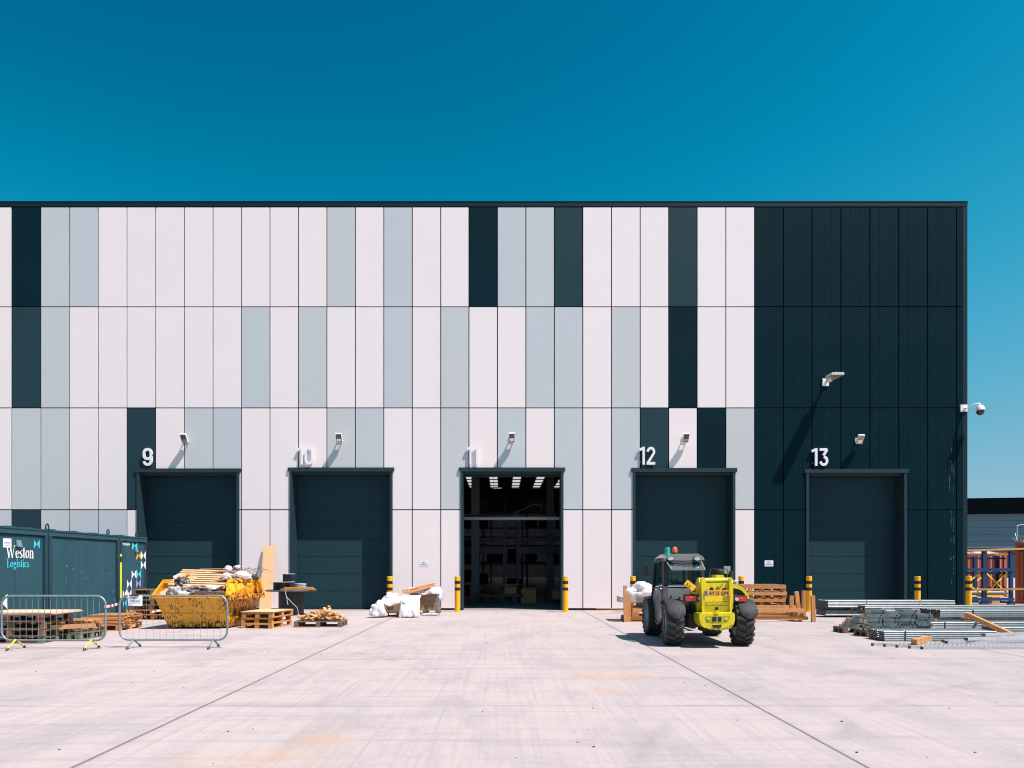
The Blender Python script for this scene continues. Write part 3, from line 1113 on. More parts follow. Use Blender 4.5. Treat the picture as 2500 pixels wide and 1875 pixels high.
# ================================================================= bollards
def bollard(x, y, label, top=1.2, first=[None]):
    if first[0] is None:
        t = thing("bollard", label, "bollard", (x, y, 0), 0, "yellow bollards guarding the doors")
        q = MB()
        q.lathe([(0.092, 0.0), (0.092, top - 0.004), (0.088, top)], seg=28)
        q.build("post", YELB, t, smooth=40)
        for z in (top - 0.26, top - 0.48):
            q = MB()
            q.lathe([(0.0935, z), (0.0935, z + 0.105)], seg=28)
            q.build("band", BOLB, t, smooth=40)
        q = MB()
        q.box(-0.14, 0.14, -0.14, 0.14, 0, 0.012)
        q.build("foot_plate", YELB, t)
        first[0] = t
    else:
        dup(first[0], (x, y, 0), 0, label)


YBO = 24.85
for xd, lab in ((842, "yellow and black bollard behind the white plastic wrapping beside door ten"), (988, "yellow and black bollard left of the open doorway"), (1221.5, "yellow and black bollard right of the open doorway"),
                (1367, "yellow and black bollard behind the wrapped load left of the telehandler"), (1601, "yellow and black bollard mostly hidden behind the telehandler and timber stack"), (1747.5, "yellow and black bollard beside the upright planks at door thirteen"),
                (1982, "yellow and black bollard behind the steel bundles right of door thirteen"), (2092.5, "yellow and black bollard at the building corner beside the blue racking")):
    bollard((xd * D - VPX) * YBO / FPX, YBO, lab)

# ================================================================= goods seen through the open doorway
def rack(x0, y, lab):
    t = thing("pallet_rack", lab, "pallet rack", (x0, y, 0), 0, "blue pallet racks inside the warehouse")
    for xx in (0, 2.7):
        for yy in (0, 1.1):
            q = MB()
            q.box(xx - 0.06, xx + 0.06, yy - 0.05, yy + 0.05, 0, 3.6)
            q.build("upright", RACKB, t)
        q = MB()
        for k in range(5):
            q.beam((xx, 0, 0.3 + k * 0.65), (xx, 1.1, 0.95 + k * 0.65 if k < 4 else 3.3), 0.04, 0.03)
        q.build("brace", RACKB, t)
    for z in (2.15, 2.75):
        for yy in (-0.03, 1.13):
            q = MB()
            q.box(0.06, 2.64, yy - 0.03, yy + 0.03, z, z + 0.32 if z < 2.5 else z + 0.14)
            q.build("beam", RACKB, t)


def deep_rack(x0, y, n, lab):
    """taller rack further in, loaded with dark goods"""
    t = thing("pallet_rack", lab, "pallet rack", (x0, y, 0), 0, "blue pallet racks inside the warehouse")
    for k in range(n + 1):
        q = MB()
        q.box(k * 2.8 - 0.06, k * 2.8 + 0.06, -0.05, 0.05, 0, 6.2)
        q.build("upright", RACKB, t)
    for z in (1.7, 3.3, 4.9):
        q = MB()
        q.box(0.07, n * 2.8 - 0.07, -0.052, -0.012, z, z + 0.14)
        q.build("beam", RACKB, t)
    rr = random.Random(int(y))
    for k in range(n):
        for z in (0.0, 1.85, 3.45, 5.05):
            for j in range(2):
                if rr.random() < 0.55:
                    continue
                q = MB()
                q.box(k * 2.8 + 0.25 + j * 1.25, k * 2.8 + 1.3 + j * 1.25, 0.0, 1.0, z + 0.12, z + 0.12 + rr.uniform(0.5, 1.15))
                q.box(k * 2.8 + 0.22 + j * 1.25, k * 2.8 + 1.33 + j * 1.25, -0.03, 1.03, z + 0.001, z + 0.119, 1)
                q.build("stored_load", [STORE[rr.randrange(3)], OLDW], t)


STORE = [M("dark stored goods", (0.03, 0.032, 0.035), 0.7, var=0.3), M("brown stored goods", (0.09, 0.055, 0.032), 0.8, var=0.3), M("grey stored goods", (0.10, 0.105, 0.11), 0.7, var=0.3)]
deep_rack(-9.6, 47.0, 7, "tall loaded blue rack standing deep inside the warehouse behind the first racks")
deep_rack(-12.2, 66.0, 9, "farthest tall loaded blue rack deep inside the warehouse")
rack(-2.6, 35.0, "blue pallet rack in the gloom on the left inside the doorway")
rack(0.75, 35.0, "blue pallet rack in the gloom on the right inside the doorway")
t = thing("trolley", "dark red framed trolley just inside the doorway", "trolley", (-2.0, 30.6, 0))
q = MB()
for z in (0.18, 0.78):
    q.box(-0.75, 0.75, -0.35, -0.29, z, z + 0.09)
    q.box(-0.75, 0.75, 0.29, 0.35, z, z + 0.09)
for xx in (-0.72, 0.72):
    for yy in (-0.32, 0.32):
        q.box(xx - 0.03, xx + 0.03, yy - 0.031, yy + 0.031, 0.1, 0.95)
q.build("frame", REDP, t)
for xx in (-0.6, 0.6):
    for yy in (-0.32, 0.32):
        q = MB()
        q.cyl((xx, yy - 0.02, 0.09), (xx, yy + 0.02, 0.09), 0.09, seg=14)
        q.build("wheel", BLACK, t)
t = thing("flatbed_cart", "low black flatbed cart with chrome end rail inside the doorway", "cart", (-0.05, 31.2, 0))
q = MB()
q.box(-1.0, 0.95, -0.45, 0.45, 0.26, 0.36)
q.build("deck", BLACK, t)
for xx in (-0.6, 0.0, 0.6):
    q = MB()
    q.cyl((xx, -0.30, 0.13), (xx, -0.24, 0.13), 0.13, seg=14)
    q.build("wheel", BLACK, t)
q = MB()
q.tube([(-0.1, -0.3, 0.36), (-0.1, -0.3, 0.78), (0.9, -0.3, 0.78), (0.9, -0.3, 0.36)], 0.02, 8)
q.build("rail", GALVD, t, smooth=40)
INBOX = M("reddened indoor card", (0.62, 0.27, 0.12), 0.85, var=0.15)  # cardboard made redder to offset the cyan light indoors
for (x, y, s, lab) in ((1.1, 31.0, (0.62, 0.5, 0.55), "tall cardboard box beside the black cart inside the doorway"), (0.35, 31.3, (0.5, 0.45, 0.3), "flat cardboard box on the black cart inside the doorway"),
                       (2.5, 31.8, (0.75, 0.6, 0.32), "open cardboard box on the low pallet inside the doorway")):
    z = 0.362 if "cart inside" in lab and "flat" in lab else (0.15 if "pallet" in lab else 0.0)
    t = thing("cardboard_box", lab, "box", (x, y, z))
    q = MB()
    q.box(-s[0] / 2, s[0] / 2, -s[1] / 2, s[1] / 2, 0.005, s[2])
    q.build("carton", INBOX, t)
    q = MB()
    for sg in (-1, 1):
        q.beam((0, sg * s[1] / 2, s[2]), (0, sg * (s[1] / 2 + 0.10), s[2] + 0.08), s[0] * 0.96, 0.006)
    q.build("flap", INBOX, t)
t = thing("pallet", "low grey pallet under the open cardboard box inside the doorway", "pallet", (2.5, 31.8, 0))
q = MB()
for k in range(5):
    q.box(-0.6, 0.6, -0.4 + k * 0.175, -0.29 + k * 0.175, 0.12, 0.145)
q.build("deck", OLDW, t)
for xx in (-0.5, 0, 0.5):
    q = MB()
    q.box(xx - 0.06, xx + 0.06, -0.4, 0.4, 0.02, 0.12)
    q.build("runner", OLDW, t)

# ================================================================= teal site containers on the left
XF = -11.0
ZC = 2.42


def F(x, y):
    Y = FPX * XF / (x - VPX)
    return Y, CH - (y - HOR) * Y / FPX


def butterfly(mb, x0, x1, y0, y1, m, skew=0.0):
    """four swept wing triangles meeting at a waist, on the container face"""
    ya, za = F(x0, y0)
    yb, zb = F(x1, y1)
    yc, zc = (ya + yb) / 2, (za + zb) / 2
    mid = (za - zb) * 0.03
    for s in (-1, 1):
        yo = yc + s * (yb - ya) / 2
        wi = yc + s * (yb - ya) * 0.03
        pts = [(yo, za), (yc + s * (yb - ya) * 0.05, zc + mid), (wi, zc), (yc + s * (yb - ya) * 0.05, zc - mid), (yo, zb), (yo - s * (yb - ya) * 0.03, zc - mid), (yo - s * (yb - ya) * 0.045, zc), (yo - s * (yb - ya) * 0.03, zc + mid)]
        mb.prism([(XF + 0.002, p[0], p[1]) for p in pts], (0.004, 0, 0), m)


def container(ya, yb, label, roof_lumps=0, length=5.5, far_post=0.045):
    t = thing("site_container", label, "container", (XF, (ya + yb) / 2, 0), 0, "teal site containers side by side")
    o = (-XF, -(ya + yb) / 2, 0)
    m = MB()
    n = 26
    m.box(XF - length, XF - 0.06, ya + 0.03, yb - 0.03, 0.10, ZC - 0.05)
    w = (yb - ya - 0.30) / 5
    for k in range(5):
        y0 = ya + 0.15 + k * w
        m.prism([(XF - 0.06, y0, 0.18), (XF - 0.018, y0 + 0.05, 0.18), (XF, y0 + 0.07, 0.18), (XF, y0 + w - 0.045, 0.18), (XF - 0.018, y0 + w - 0.025, 0.18), (XF - 0.06, y0 + w, 0.18)] if False else
                [(XF - 0.06, y0, 0.18), (XF - 0.004 * (k % 2), y0, 0.18), (XF - 0.004 * (k % 2), y0 + w, 0.18), (XF - 0.06, y0 + w, 0.18)], (0, 0, ZC - 0.36))
    m.build("wall_panel", TEALC, t, loc=o)
    m = MB()
    m.box(XF - 0.07, XF + 0.032, ya + 0.005, yb - 0.005, ZC - 0.15, ZC - 0.01)
    m.box(XF - 0.07, XF + 0.045, ya + 0.005, yb - 0.005, ZC - 0.035, ZC)
    m.build("top_rail", TEALC, t, loc=o, bevel=0.008)
    m = MB()
    m.box(XF - 0.07, XF + 0.05, ya + 0.005, yb - 0.005, 0.05, 0.18)
    m.build("bottom_rail", TEALC, t, loc=o, bevel=0.008)
    for yy, pr in ((ya + 0.005, 0.045), (yb - 0.125, far_post)):
        m = MB()
        m.box(XF - 0.12, XF + pr, yy, yy + 0.12, 0.0, ZC - 0.155)
        m.build("corner_post", TEALD, t, loc=o, bevel=0.01)
    m = MB()
    m.box(XF - length, XF - 0.07, ya + 0.005, yb - 0.005, ZC - 0.05, ZC + 0.005)
    for k in range(roof_lumps):
        y0 = ya + 0.25 + k * (yb - ya - 0.4) / max(1, roof_lumps)
        m.box(XF - length + 0.2, XF - 0.08, y0, y0 + 0.22, ZC + 0.005, ZC + 0.03)
    m.build("roof", TEALC, t, loc=o, bevel=0.006)
    return t, o


def vent(t, o, x0, x1, y0, y1):
    ya, za = F(x0, y0)
    yb, zb = F(x1, y1)
    m = MB()
    m.prism([(XF + 0.003, ya, za), (XF + 0.003, ya, zb), (XF + 0.055, ya, zb - 0.01), (XF + 0.045, ya, zb + 0.02), (XF + 0.015, ya, za)], (0, yb - ya, 0))
    m.build("vent_hood", M("vent hood", (0.12, 0.22, 0.26), 0.4), t, loc=o)


def eye(t, o, yy):
    m = MB()
    m.tube([(XF - 0.12, yy + 0.06 * math.cos(a), ZC + 0.075 + 0.075 * math.sin(a)) for a in [2 * math.pi * k / 12 for k in range(12)]], 0.018, 8, closed=True)
    m.build("lifting_eye", TEALD, t, loc=o, smooth=50)


def serif(mb, body, X, h, wtot, m=0, depth=0.004):
    """roman letters drawn with a broad nib: upright strokes thick, level strokes thin"""
    def arc(cx, cy, rx, ry, a0, a1, n=12):
        return [(cx + rx * math.cos(R(a0 + (a1 - a0) * i / n)), cy + ry * math.sin(R(a0 + (a1 - a0) * i / n))) for i in range(n + 1)]
    T, t = 0.066, 0.026
    S = {
        'W': (1.22, [(T, [(0.12, 1), (0.40, 0)]), (t, [(0.40, 0), (0.63, 1)]), (T, [(0.55, 1), (0.82, 0)]), (t, [(0.82, 0), (1.08, 1)]), (t, [(0.0, 0.99), (0.26, 0.99)]), (t, [(0.46, 0.99), (0.72, 0.99)]), (t, [(0.98, 0.99), (1.2, 0.99)])]),
        'e': (0.52, [(T, arc(0.26, 0.33, 0.18, 0.31, 0, 325)), (t, [(0.09, 0.35), (0.43, 0.35)])]),
        's': (0.44, [(T, arc(0.22, 0.49, 0.12, 0.14, 40, 230, 8) + arc(0.22, 0.17, 0.14, 0.15, 70, -145, 9))]),
        't': (0.36, [(T, [(0.17, 0.86), (0.17, 0.12), (0.22, 0.03), (0.33, 0.05)]), (t, [(0.02, 0.63), (0.34, 0.63)])]),
        'o': (0.56, [(T, arc(0.28, 0.33, 0.19, 0.31, 0, 360, 18))]),
        'n': (0.62, [(T, [(0.15, 0), (0.15, 0.66)]), (T, [(0.47, 0), (0.47, 0.48)] + arc(0.33, 0.47, 0.14, 0.17, 0, 160, 7)), (t, [(0.03, 0.02), (0.27, 0.02)]), (t, [(0.35, 0.02), (0.6, 0.02)]), (t, [(0.03, 0.64), (0.15, 0.64)])]),
        'L': (0.62, [(T, [(0.17, 0), (0.17, 1)]), (t, [(0.04, 0.02), (0.56, 0.02), (0.58, 0.26)]), (t, [(0.04, 0.98), (0.32, 0.98)])]),
        'g': (0.54, [(T, arc(0.25, 0.45, 0.15, 0.19, 0, 360, 14)), (T, arc(0.25, -0.14, 0.19, 0.14, 0, 360, 14)), (t, [(0.17, 0.25), (0.12, 0.14), (0.2, 0.03), (0.36, 0.02)]), (t, [(0.38, 0.58), (0.5, 0.64)])]),
        'i': (0.32, [(T, [(0.16, 0), (0.16, 0.66)]), (T, [(0.16, 0.84), (0.16, 0.97)]), (t, [(0.03, 0.02), (0.29, 0.02)]), (t, [(0.03, 0.64), (0.16, 0.64)])]),
        'c': (0.48, [(T, arc(0.26, 0.33, 0.17, 0.31, 50, 320, 12))]),
    }
    k = wtot / sum(S[c][0] for c in body)
    x = 0
    q = 0
    for c in body:
        adv, strokes = S[c]
        for wd, pts in strokes:
            for i in range(len(pts) - 1):
                (ax, ay), (bx, by) = pts[i], pts[i + 1]
                nx, ny = wd, 0.028
                q += 1
                dz = depth + 0.0004 * (q % 4)
                if abs(by - ay) < 0.03 and abs(bx - ax) > 0.1:
                    nx = 0.0
                base = [(ax - nx, ay - ny), (bx - nx, by - ny), (bx + nx, by + ny), (ax + nx, ay + ny)]
                P0 = [X @ Vector(((x + p[0]) * k, p[1] * h, 0)) for p in base]
                P1 = [X @ Vector(((x + p[0]) * k, p[1] * h, dz)) for p in base]
                mb.hexa(P0 + P1, m)
        x += adv


def faceX(x, y):
    yy, zz = F(x, y)
    return Matrix(((0, 0, 1, XF + 0.001), (1, 0, 0, yy), (0, 1, 0, zz), (0, 0, 0, 1)))


t, o = container(12.6, 17.80, "teal site container nearest the camera with white and cyan company lettering", 9)
m = MB()
ya, _ = F(14.5, 1361)
yb, _ = F(82.5, 1361)
serif(m, "Weston", faceX(14.0, 1362), 0.275, yb - ya)
m.build("lettering", NUMW, t, loc=o)
m = MB()
ya, _ = F(16.5, 1385)
yb, _ = F(71, 1385)
serif(m, "Logistics", faceX(16.0, 1385), 0.185, yb - ya)
m.build("lettering", CYAN, t, loc=o)
m = MB()
butterfly(m, 82.5, 96.5, 1317.5, 1339.5, 0)
m.build("butterfly_emblem", CYAN, t, loc=o)
m = MB()
butterfly(m, -17, 17.5, 1452, 1487, 0)
m.build("butterfly_emblem", NUMW, t, loc=o)
ya, za = F(7.3, 1314)
yb, zb = F(27.5, 1337)
m = MB()
m.box(XF + 0.001, XF + 0.004, ya, yb, zb, za)
for (p, q_, mm) in ((0.62, 0.52, 1), (0.48, 0.44, 1), (0.30, 0.22, 1)):
    m.box(XF + 0.004, XF + 0.006, ya + 0.03, yb - 0.03, zb + (za - zb) * q_, zb + (za - zb) * p, mm)
m.build("sticker", [PAPER, M("sticker blue print", (0.16, 0.42, 0.55), 0.6)], t, loc=o)
vent(t, o, 38.5, 50, 1318, 1334)

t, o = container(17.83, 21.13, "middle teal site container with plain scuffed side between two dark posts", 3)
eye(t, o, F(127, 1290)[0])
eye(t, o, F(274, 1305)[0])
m = MB()
random.seed(11)
for k in range(26):
    px, py = random.uniform(150, 280), random.uniform(1340, 1470)
    yy, zz = F(px, py)
    m.box(XF + 0.0005, XF + 0.003, yy, yy + random.uniform(0.01, 0.05), zz, zz + random.uniform(0.004, 0.05))
m.build("scuff", M("scuffed paint", (0.16, 0.24, 0.26), 0.6), t, loc=o)

t, o = container(21.16, 22.78, "far teal site container with butterfly pattern beside the skip", 1, far_post=-0.001)
eye(t, o, F(343, 1309)[0])
m = MB()
ya, za = F(296, 1330)
yb, _ = F(315.5, 1330)
m.text("WHN874", faceX(297.5, 1331.5), width=yb - ya, height=0.095, depth=0.004)
m.build("lettering", NUMW, t, loc=o)
BF = [(322, 335, 1322, 1344, CYAN), (332.5, 344.5, 1346.5, 1367.5, AMBERV), (344, 355.5, 1345.5, 1367.5, NUMW), (343.5, 355.5, 1368.5, 1390.5, NUMW), (321, 332.5, 1391.5, 1413.5, NUMW), (332.5, 344, 1391.5, 1412.5, CYAN),
      (309.5, 321.5, 1415, 1437, NUMW), (332, 343.5, 1415.5, 1435, LILAC), (298, 309.5, 1438.5, 1461, NUMW), (309.5, 321, 1438.5, 1461, NUMW), (320.5, 332, 1438.5, 1460.5, CYAN), (343, 354.5, 1437, 1458, AMBERV),
      (294, 299.5, 1463, 1485, LILAC), (298, 310, 1462, 1485, CYAN), (308.5, 321, 1485.5, 1506, AMBERV)]
for (x0, x1, y0, y1, mt) in BF:
    m = MB()
    butterfly(m, x0, x1, y0, y1, 0)
    m.build("butterfly_emblem", mt, t, loc=o)
vent(t, o, 329, 334.5, 1339, 1347)
m = MB()
for (y0, y1) in ((1352.5, 1358.5), (1373, 1461)):
    yy, za = F(289, y0)
    _, zb = F(289, y1)
    m.box(XF + 0.046, XF + 0.05, yy, yy + 0.10, zb, za)
m.build("tape_strip", LIME, t, loc=o)

# ================================================================= pallets
PAL = {}


def pallet_mesh(key, mats, lx, ly, h, bw, nd, bt):
    """meshes of one kind of pallet: deck, block, bottom board"""
    dm, km = mats
    d = MB()
    for k in range(nd):
        y = -ly / 2 + bw / 2 + k * (ly - bw) / (nd - 1)
        d.box(-lx / 2, lx / 2, y - bw / 2, y + bw / 2, h - bt, h)
    for x in (-lx / 2 + 0.05, 0, lx / 2 - 0.05):
        d.box(x - 0.05, x + 0.05, -ly / 2, ly / 2, h - 2 * bt, h - bt - 0.0005)
    bz0, bz1 = bt, h - 2 * bt - 0.0005
    b = MB()
    b.box(-0.055, 0.055, -0.05, 0.05, bz0, bz1)
    r = MB()
    r.box(-lx / 2, lx / 2, -0.05, 0.05, 0, bt - 0.0005)
    out = []
    for q, n, mt in ((d, "deck", dm), (b, "block", km), (r, "bottom_board", dm)):
        ob = q.build(n, mt)
        out.append(ob.data)
        bpy.data.objects.remove(ob)
    return out


def pallet(kind, loc, rz, label, group=None, lx=1.2, ly=0.8, h=0.144, bw=0.10, nd=7, bt=0.022, rot=None, name="pallet"):
    mats = {"new": (PINE, PINE), "old": (OLDW, OLDW), "maroon": (OLDW, MAROON), "green": (OLDW, GREENW), "pale": (PALEW, OLDW)}[kind]
    key = (kind, lx, ly, h, bw, nd, bt)
    if key not in PAL:
        PAL[key] = pallet_mesh(key, mats, lx, ly, h, bw, nd, bt)
    d, b, r = PAL[key]
    t = thing(name, label, "pallet", loc, rz, group)
    if rot:
        t.rotation_euler = rot
    use(d, "deck", t)
    for x in (-lx / 2 + 0.055, 0, lx / 2 - 0.055):
        for y in (-ly / 2 + 0.05, 0, ly / 2 - 0.05):
            use(b, "block", t, (x, y, 0))
    for y in (-ly / 2 + 0.05, 0, ly / 2 - 0.05):
        use(r, "bottom_board", t, (0, y, 0))
    return t


def one(mb, name, mat, label, cat, group=None, loc=(0, 0, 0), rot=(0, 0, 0), **kw):
    return tag(mb.build(name, mat, None, loc, rot, **kw), label, cat, group)


random.seed(21)
# stack behind the left barrier
G1 = "weathered pallets stacked behind the left barrier"
for k, (kind, lab) in enumerate((("green", "bottom pallet with green blocks in the weathered stack behind the left barrier"), ("old", "second pallet from the ground in the weathered stack behind the left barrier"),
                                 ("old", "third pallet from the ground in the weathered stack behind the left barrier"), ("maroon", "maroon blocked pallet at the top of the weathered stack behind the left barrier"))):
    pallet(kind, (-9.78 + random.uniform(-0.03, 0.03), 15.12 + random.uniform(-0.03, 0.03), 0.1445 * k), random.uniform(-0.03, 0.03), lab, G1, lx=1.35, ly=1.0)
for k in range(2):
    m = MB()
    m.box(-0.75, 0.75, -0.52, 0.52, 0, 0.018)
    one(m, "plywood_sheet", PLYW, ("pale plywood sheet lying on the maroon blocked pallet", "upper pale plywood sheet on the weathered pallet stack")[k], "board", None, (-9.72 + 0.05 * (1 - k), 15.18, 0.5785 + 0.0185 * k), (0, 0, 0.03 - 0.02 * k))
# a loose odd pallet leaning off the side of that stack
pallet("green", (-8.98, 15.75, 0.0), 1.45, "green blocked pallet sticking out beside the weathered stack", lx=0.8, ly=0.5)
m = MB()
m.beam((-9.15, 14.9, 0.30), (-8.92, 16.1, 0.24), 0.10, 0.09)
one(m, "timber_offcut", PINEY, "orange timber offcut poking out of the weathered pallet stack", "timber")


def heap(cx, cy, lx, ly, layers, per, where, seed):
    random.seed(seed)
    z = 0.145
    me = MB()
    me.box(-0.5, 0.5, -0.05, 0.05, 0, 0.021)
    ob = me.build("plank", PINE)
    data = ob.data
    bpy.data.objects.remove(ob)
    for a in range(layers):
        for b in range(per):
            if a > layers - 3 and random.random() < 0.3:
                continue
            y = -ly / 2 + 0.06 + b * (ly - 0.12) / (per - 1)
            p = use(data, "plank", None, (cx + random.uniform(-0.06, 0.06), cy + y, z + 0.0225 * a), (0, 0, random.uniform(-0.045, 0.045)))
            p.scale = (lx * random.uniform(0.85, 1.05), random.uniform(0.8, 1.1), 1)
            tag(p, "rough pine plank in the flat heap " + where, "plank", "pine planks heaped " + where)


pallet("old", (-9.75, 16.72, 0), 0.02, "weathered pallet under the nearer flat heap of pine planks", lx=1.0, ly=0.9)
heap(-9.75, 16.72, 1.02, 0.85, 9, 6, "beside the middle container", 5)
pallet("new", (-9.5, 18.0, 0), -0.03, "orange pallet under the farther flat heap of pine planks", lx=0.9, ly=1.0)
heap(-9.5, 18.0, 0.92, 0.95, 10, 6, "behind the gap between barriers", 6)

# tall stack between the far container and the skip
G2_ = "pallets stacked between the container and the skip"
names = ["lowest", "second lowest", "third lowest", "fourth", "fifth", "topmost"]
for k in range(6):
    pallet(("new", "new", "new", "old", "old", "old")[k], (-10.02 + random.uniform(-0.04, 0.04), 21.5 + random.uniform(-0.03, 0.03), 0.1447 * k), random.uniform(-0.05, 0.05),
           names[k] + " pallet in the stack between the far container and the yellow skip", G2_, lx=1.15)
m = MB()
m.sheet(lambda u, v: (-10.0 + 0.30 * u, 21.06 + 0.02 * math.sin(9 * u), 0.26 + 0.05 * u - 0.05 * v), 6, 2, 0.003)
one(m, "torn_paper", PAPER, "torn white paper hanging in the pallet stack left of the skip", "paper")

# three new pallets right of the skip
G3 = "new pallets stacked right of the skip"
for k, lab in enumerate(("bottom new pallet of the low stack right of the skip", "middle new pallet of the low stack right of the skip", "top new pallet of the low stack right of the skip")):
    pallet("new", (-5.98 + (0.0, -0.03, 0.02)[k], 18.78 + (0, 0.03, 0)[k], 0.1335 * k), R(90) - 0.13 + (0, 0.02, -0.01)[k], lab, G3, h=0.133)
m = MB()
m.box(-0.62, 0.62, -0.42, 0.42, 0, 0.014)
one(m, "plywood_sheet", PALEW, "pale board lying on the low new pallet stack right of the skip", "board", None, (-5.97, 18.79, 0.4015), (0, 0, R(90) - 0.13))

# offcuts on an old pallet
pallet("old", (-4.65, 18.95, 0), 0.03, "dark weathered pallet loaded with cut timber offcuts", h=0.15)
random.seed(8)
me = []
for k in range(5):
    q = MB()
    l, a, b = random.uniform(0.12, 0.26), random.uniform(0.05, 0.10), random.uniform(0.03, 0.05)
    q.hexa([(-l / 2, -a / 2, -b / 2), (l / 2, -a / 2, -b / 2), (l / 2 - 0.03, a / 2, -b / 2), (-l / 2, a / 2, -b / 2), (-l / 2, -a / 2, b / 2), (l / 2, -a / 2, b / 2), (l / 2 - 0.03, a / 2, b / 2), (-l / 2, a / 2, b / 2)])
    ob = q.build("timber_offcut", PALEW if k % 2 else PINE)
    me.append(ob.data)
    bpy.data.objects.remove(ob)
for k in range(70):
    u = random.random()
    x = -5.15 + u * 1.0
    hump = 0.20 * math.exp(-((x + 4.55) / 0.33) ** 2) + 0.05
    z = 0.155 + 0.03 + hump * random.random()
    p = use(random.choice(me), "timber_offcut", None, (x, 18.95 + random.uniform(-0.33, 0.33), z), (random.uniform(-0.7, 0.7), random.uniform(-0.8, 0.8) if z > 0.22 else random.uniform(-0.15, 0.15), random.uniform(0, 3.1)))
    tag(p, "cut timber offcut in the heap on the dark weathered pallet", "offcut", "timber offcuts heaped on the dark pallet")

# ================================================================= yellow skip
SX, SY = -7.5, 18.75
SKL = lambda p: Vector((p[0] - SX, p[1] - SY, p[2]))
Bt = [SKL(p) for p in ((-8.24, 18.2, 0.03), (-6.77, 18.3, 0.03), (-6.62, 19.45, 0.03), (-8.2, 19.4, 0.03))]
Rt = [SKL(p) for p in ((-8.43, 17.86, 0.80), (-6.74, 17.92, 0.80), (-6.33, 19.35, 0.80), (-8.36, 19.65, 0.80))]
t = thing("skip", "rusty yellow skip heaped with broken pallets and rubbish", "skip", (SX, SY, 0))
m = MB()
cen = (sum(Rt, Vector()) + sum(Bt, Vector())) / 8
for i in range(4):
    j = (i + 1) % 4
    quad = [Bt[i], Bt[j], Rt[j], Rt[i]]
    n = (Bt[j] - Bt[i]).cross(Rt[i] - Bt[i]).normalized()
    c = sum(quad, Vector()) / 4
    if n.dot(cen - c) < 0:
        n = -n
    m.prism(quad, n * 0.02)
m.prism(Bt, (0, 0, 0.02))
m.build("body", SKIP, t)
m = MB()
for i in range(4):
    j = (i + 1) % 4
    d = (Rt[j] - Rt[i]).normalized()
    m.beam(Rt[i] - d * 0.03, Rt[j] + d * 0.03, 0.09, 0.07)
m.build("rim", SKIP, t, bevel=0.008)
m = MB()
for i in (0,):
    a, b = Bt[0] * 0.55 + Rt[0] * 0.45, Bt[1] * 0.55 + Rt[1] * 0.45
    m.beam(a + Vector((0.02, -0.004, 0)), b + Vector((-0.02, -0.004, 0)), 0.012, 0.012)
m.build("seam_weld", SKIP, t)
# raised end plates with folded flange and stiffeners
for s, (c0, c1, top0, top1) in enumerate(((Rt[1], Rt[2], SKL((-6.76, 18.2, 1.185)), SKL((-6.27, 19.1, 1.185))), (Rt[3], Rt[0], SKL((-8.34, 19.2, 1.16)), SKL((-8.36, 18.2, 1.16))))):
    outw = (c1 - c0).cross(Vector((0, 0, 1))).normalized()
    c0 = c0 + outw * 0.05
    c1 = c1 + outw * 0.05
    m = MB()
    m.prism([c0, c1, top1, top0], -outw * 0.02)
    p = m.build("end_plate", SKIP, t)
    m = MB()
    m.beam(top0, top1, 0.06, 0.09)
    m.beam(c0 + outw * 0.03 - Vector((0, 0, 0.02)), c1 + outw * 0.03 - Vector((0, 0, 0.02)), 0.08, 0.12)
    m.beam(c0, top0, 0.07, 0.03, up=outw)
    m.beam(c1, top1, 0.07, 0.03, up=outw)
    for f in (0.24, 0.82):
        a = c0.lerp(c1, f)
        b = top0.lerp(top1, f * 1.12 - 0.06)
        m.beam(a + outw * 0.03, b + outw * 0.03, 0.06, 0.03, up=outw)
    m.build("stiffener", SKIP, p, bevel=0.006)
    if s == 0:
        a, b = c0.lerp(top0, 0.42), c1.lerp(top1, 0.42)
        ex = (b - a).normalized()
        ez = (top0.lerp(top1, 0.5) - c0.lerp(c1, 0.5)).normalized()
        nn = ex.cross(ez).normalized()
        o = a.lerp(b, 0.36) + nn * 0.004
        X = Matrix(((ex.x, ez.x, nn.x, o.x), (ex.y, ez.y, nn.y, o.y), (ex.z, ez.z, nn.z, o.z), (0, 0, 0, 1)))
        m = MB()
        m.text("HQ3R013220", X, width=0.42, height=0.075, depth=0.003)
        m.build("lettering", M("faded stencil ink", (0.05, 0.03, 0.012), 0.6), p)
for k in range(4):
    a = Bt[0].lerp(Bt[1], 0.18 + 0.22 * k) * 0.92 + Rt[0].lerp(Rt[1], 0.18 + 0.22 * k) * 0.08
    m = MB()
    m.cyl(a + Vector((0, -0.10, 0.0)), a + Vector((0, 0.03, 0)), 0.045, seg=14)
    m.cyl(a + Vector((0, -0.11, 0.0)), a + Vector((0, -0.10, 0)), 0.03, seg=10)
    m.build("lug", M("skip lug yellow", (0.55, 0.38, 0.03), 0.5, var=0.3), t, smooth=40)

# contents of the skip
random.seed(4)
m = MB()
m.lump((-7.45, 18.75, 0.62), (0.78, 0.60, 0.30), 3, 4, 0.5, 3.0)
one(m, "fill_mound", FILMK, "dark filler mound in the bottom of the skip", "rubbish")  # dark filler added so the load is not see-through
tilt = R(23)


def tilted(kind, loc, rot, lab, **kw):
    return pallet(kind, loc, 0, lab, "broken pallets thrown in the skip", rot=rot, **kw)


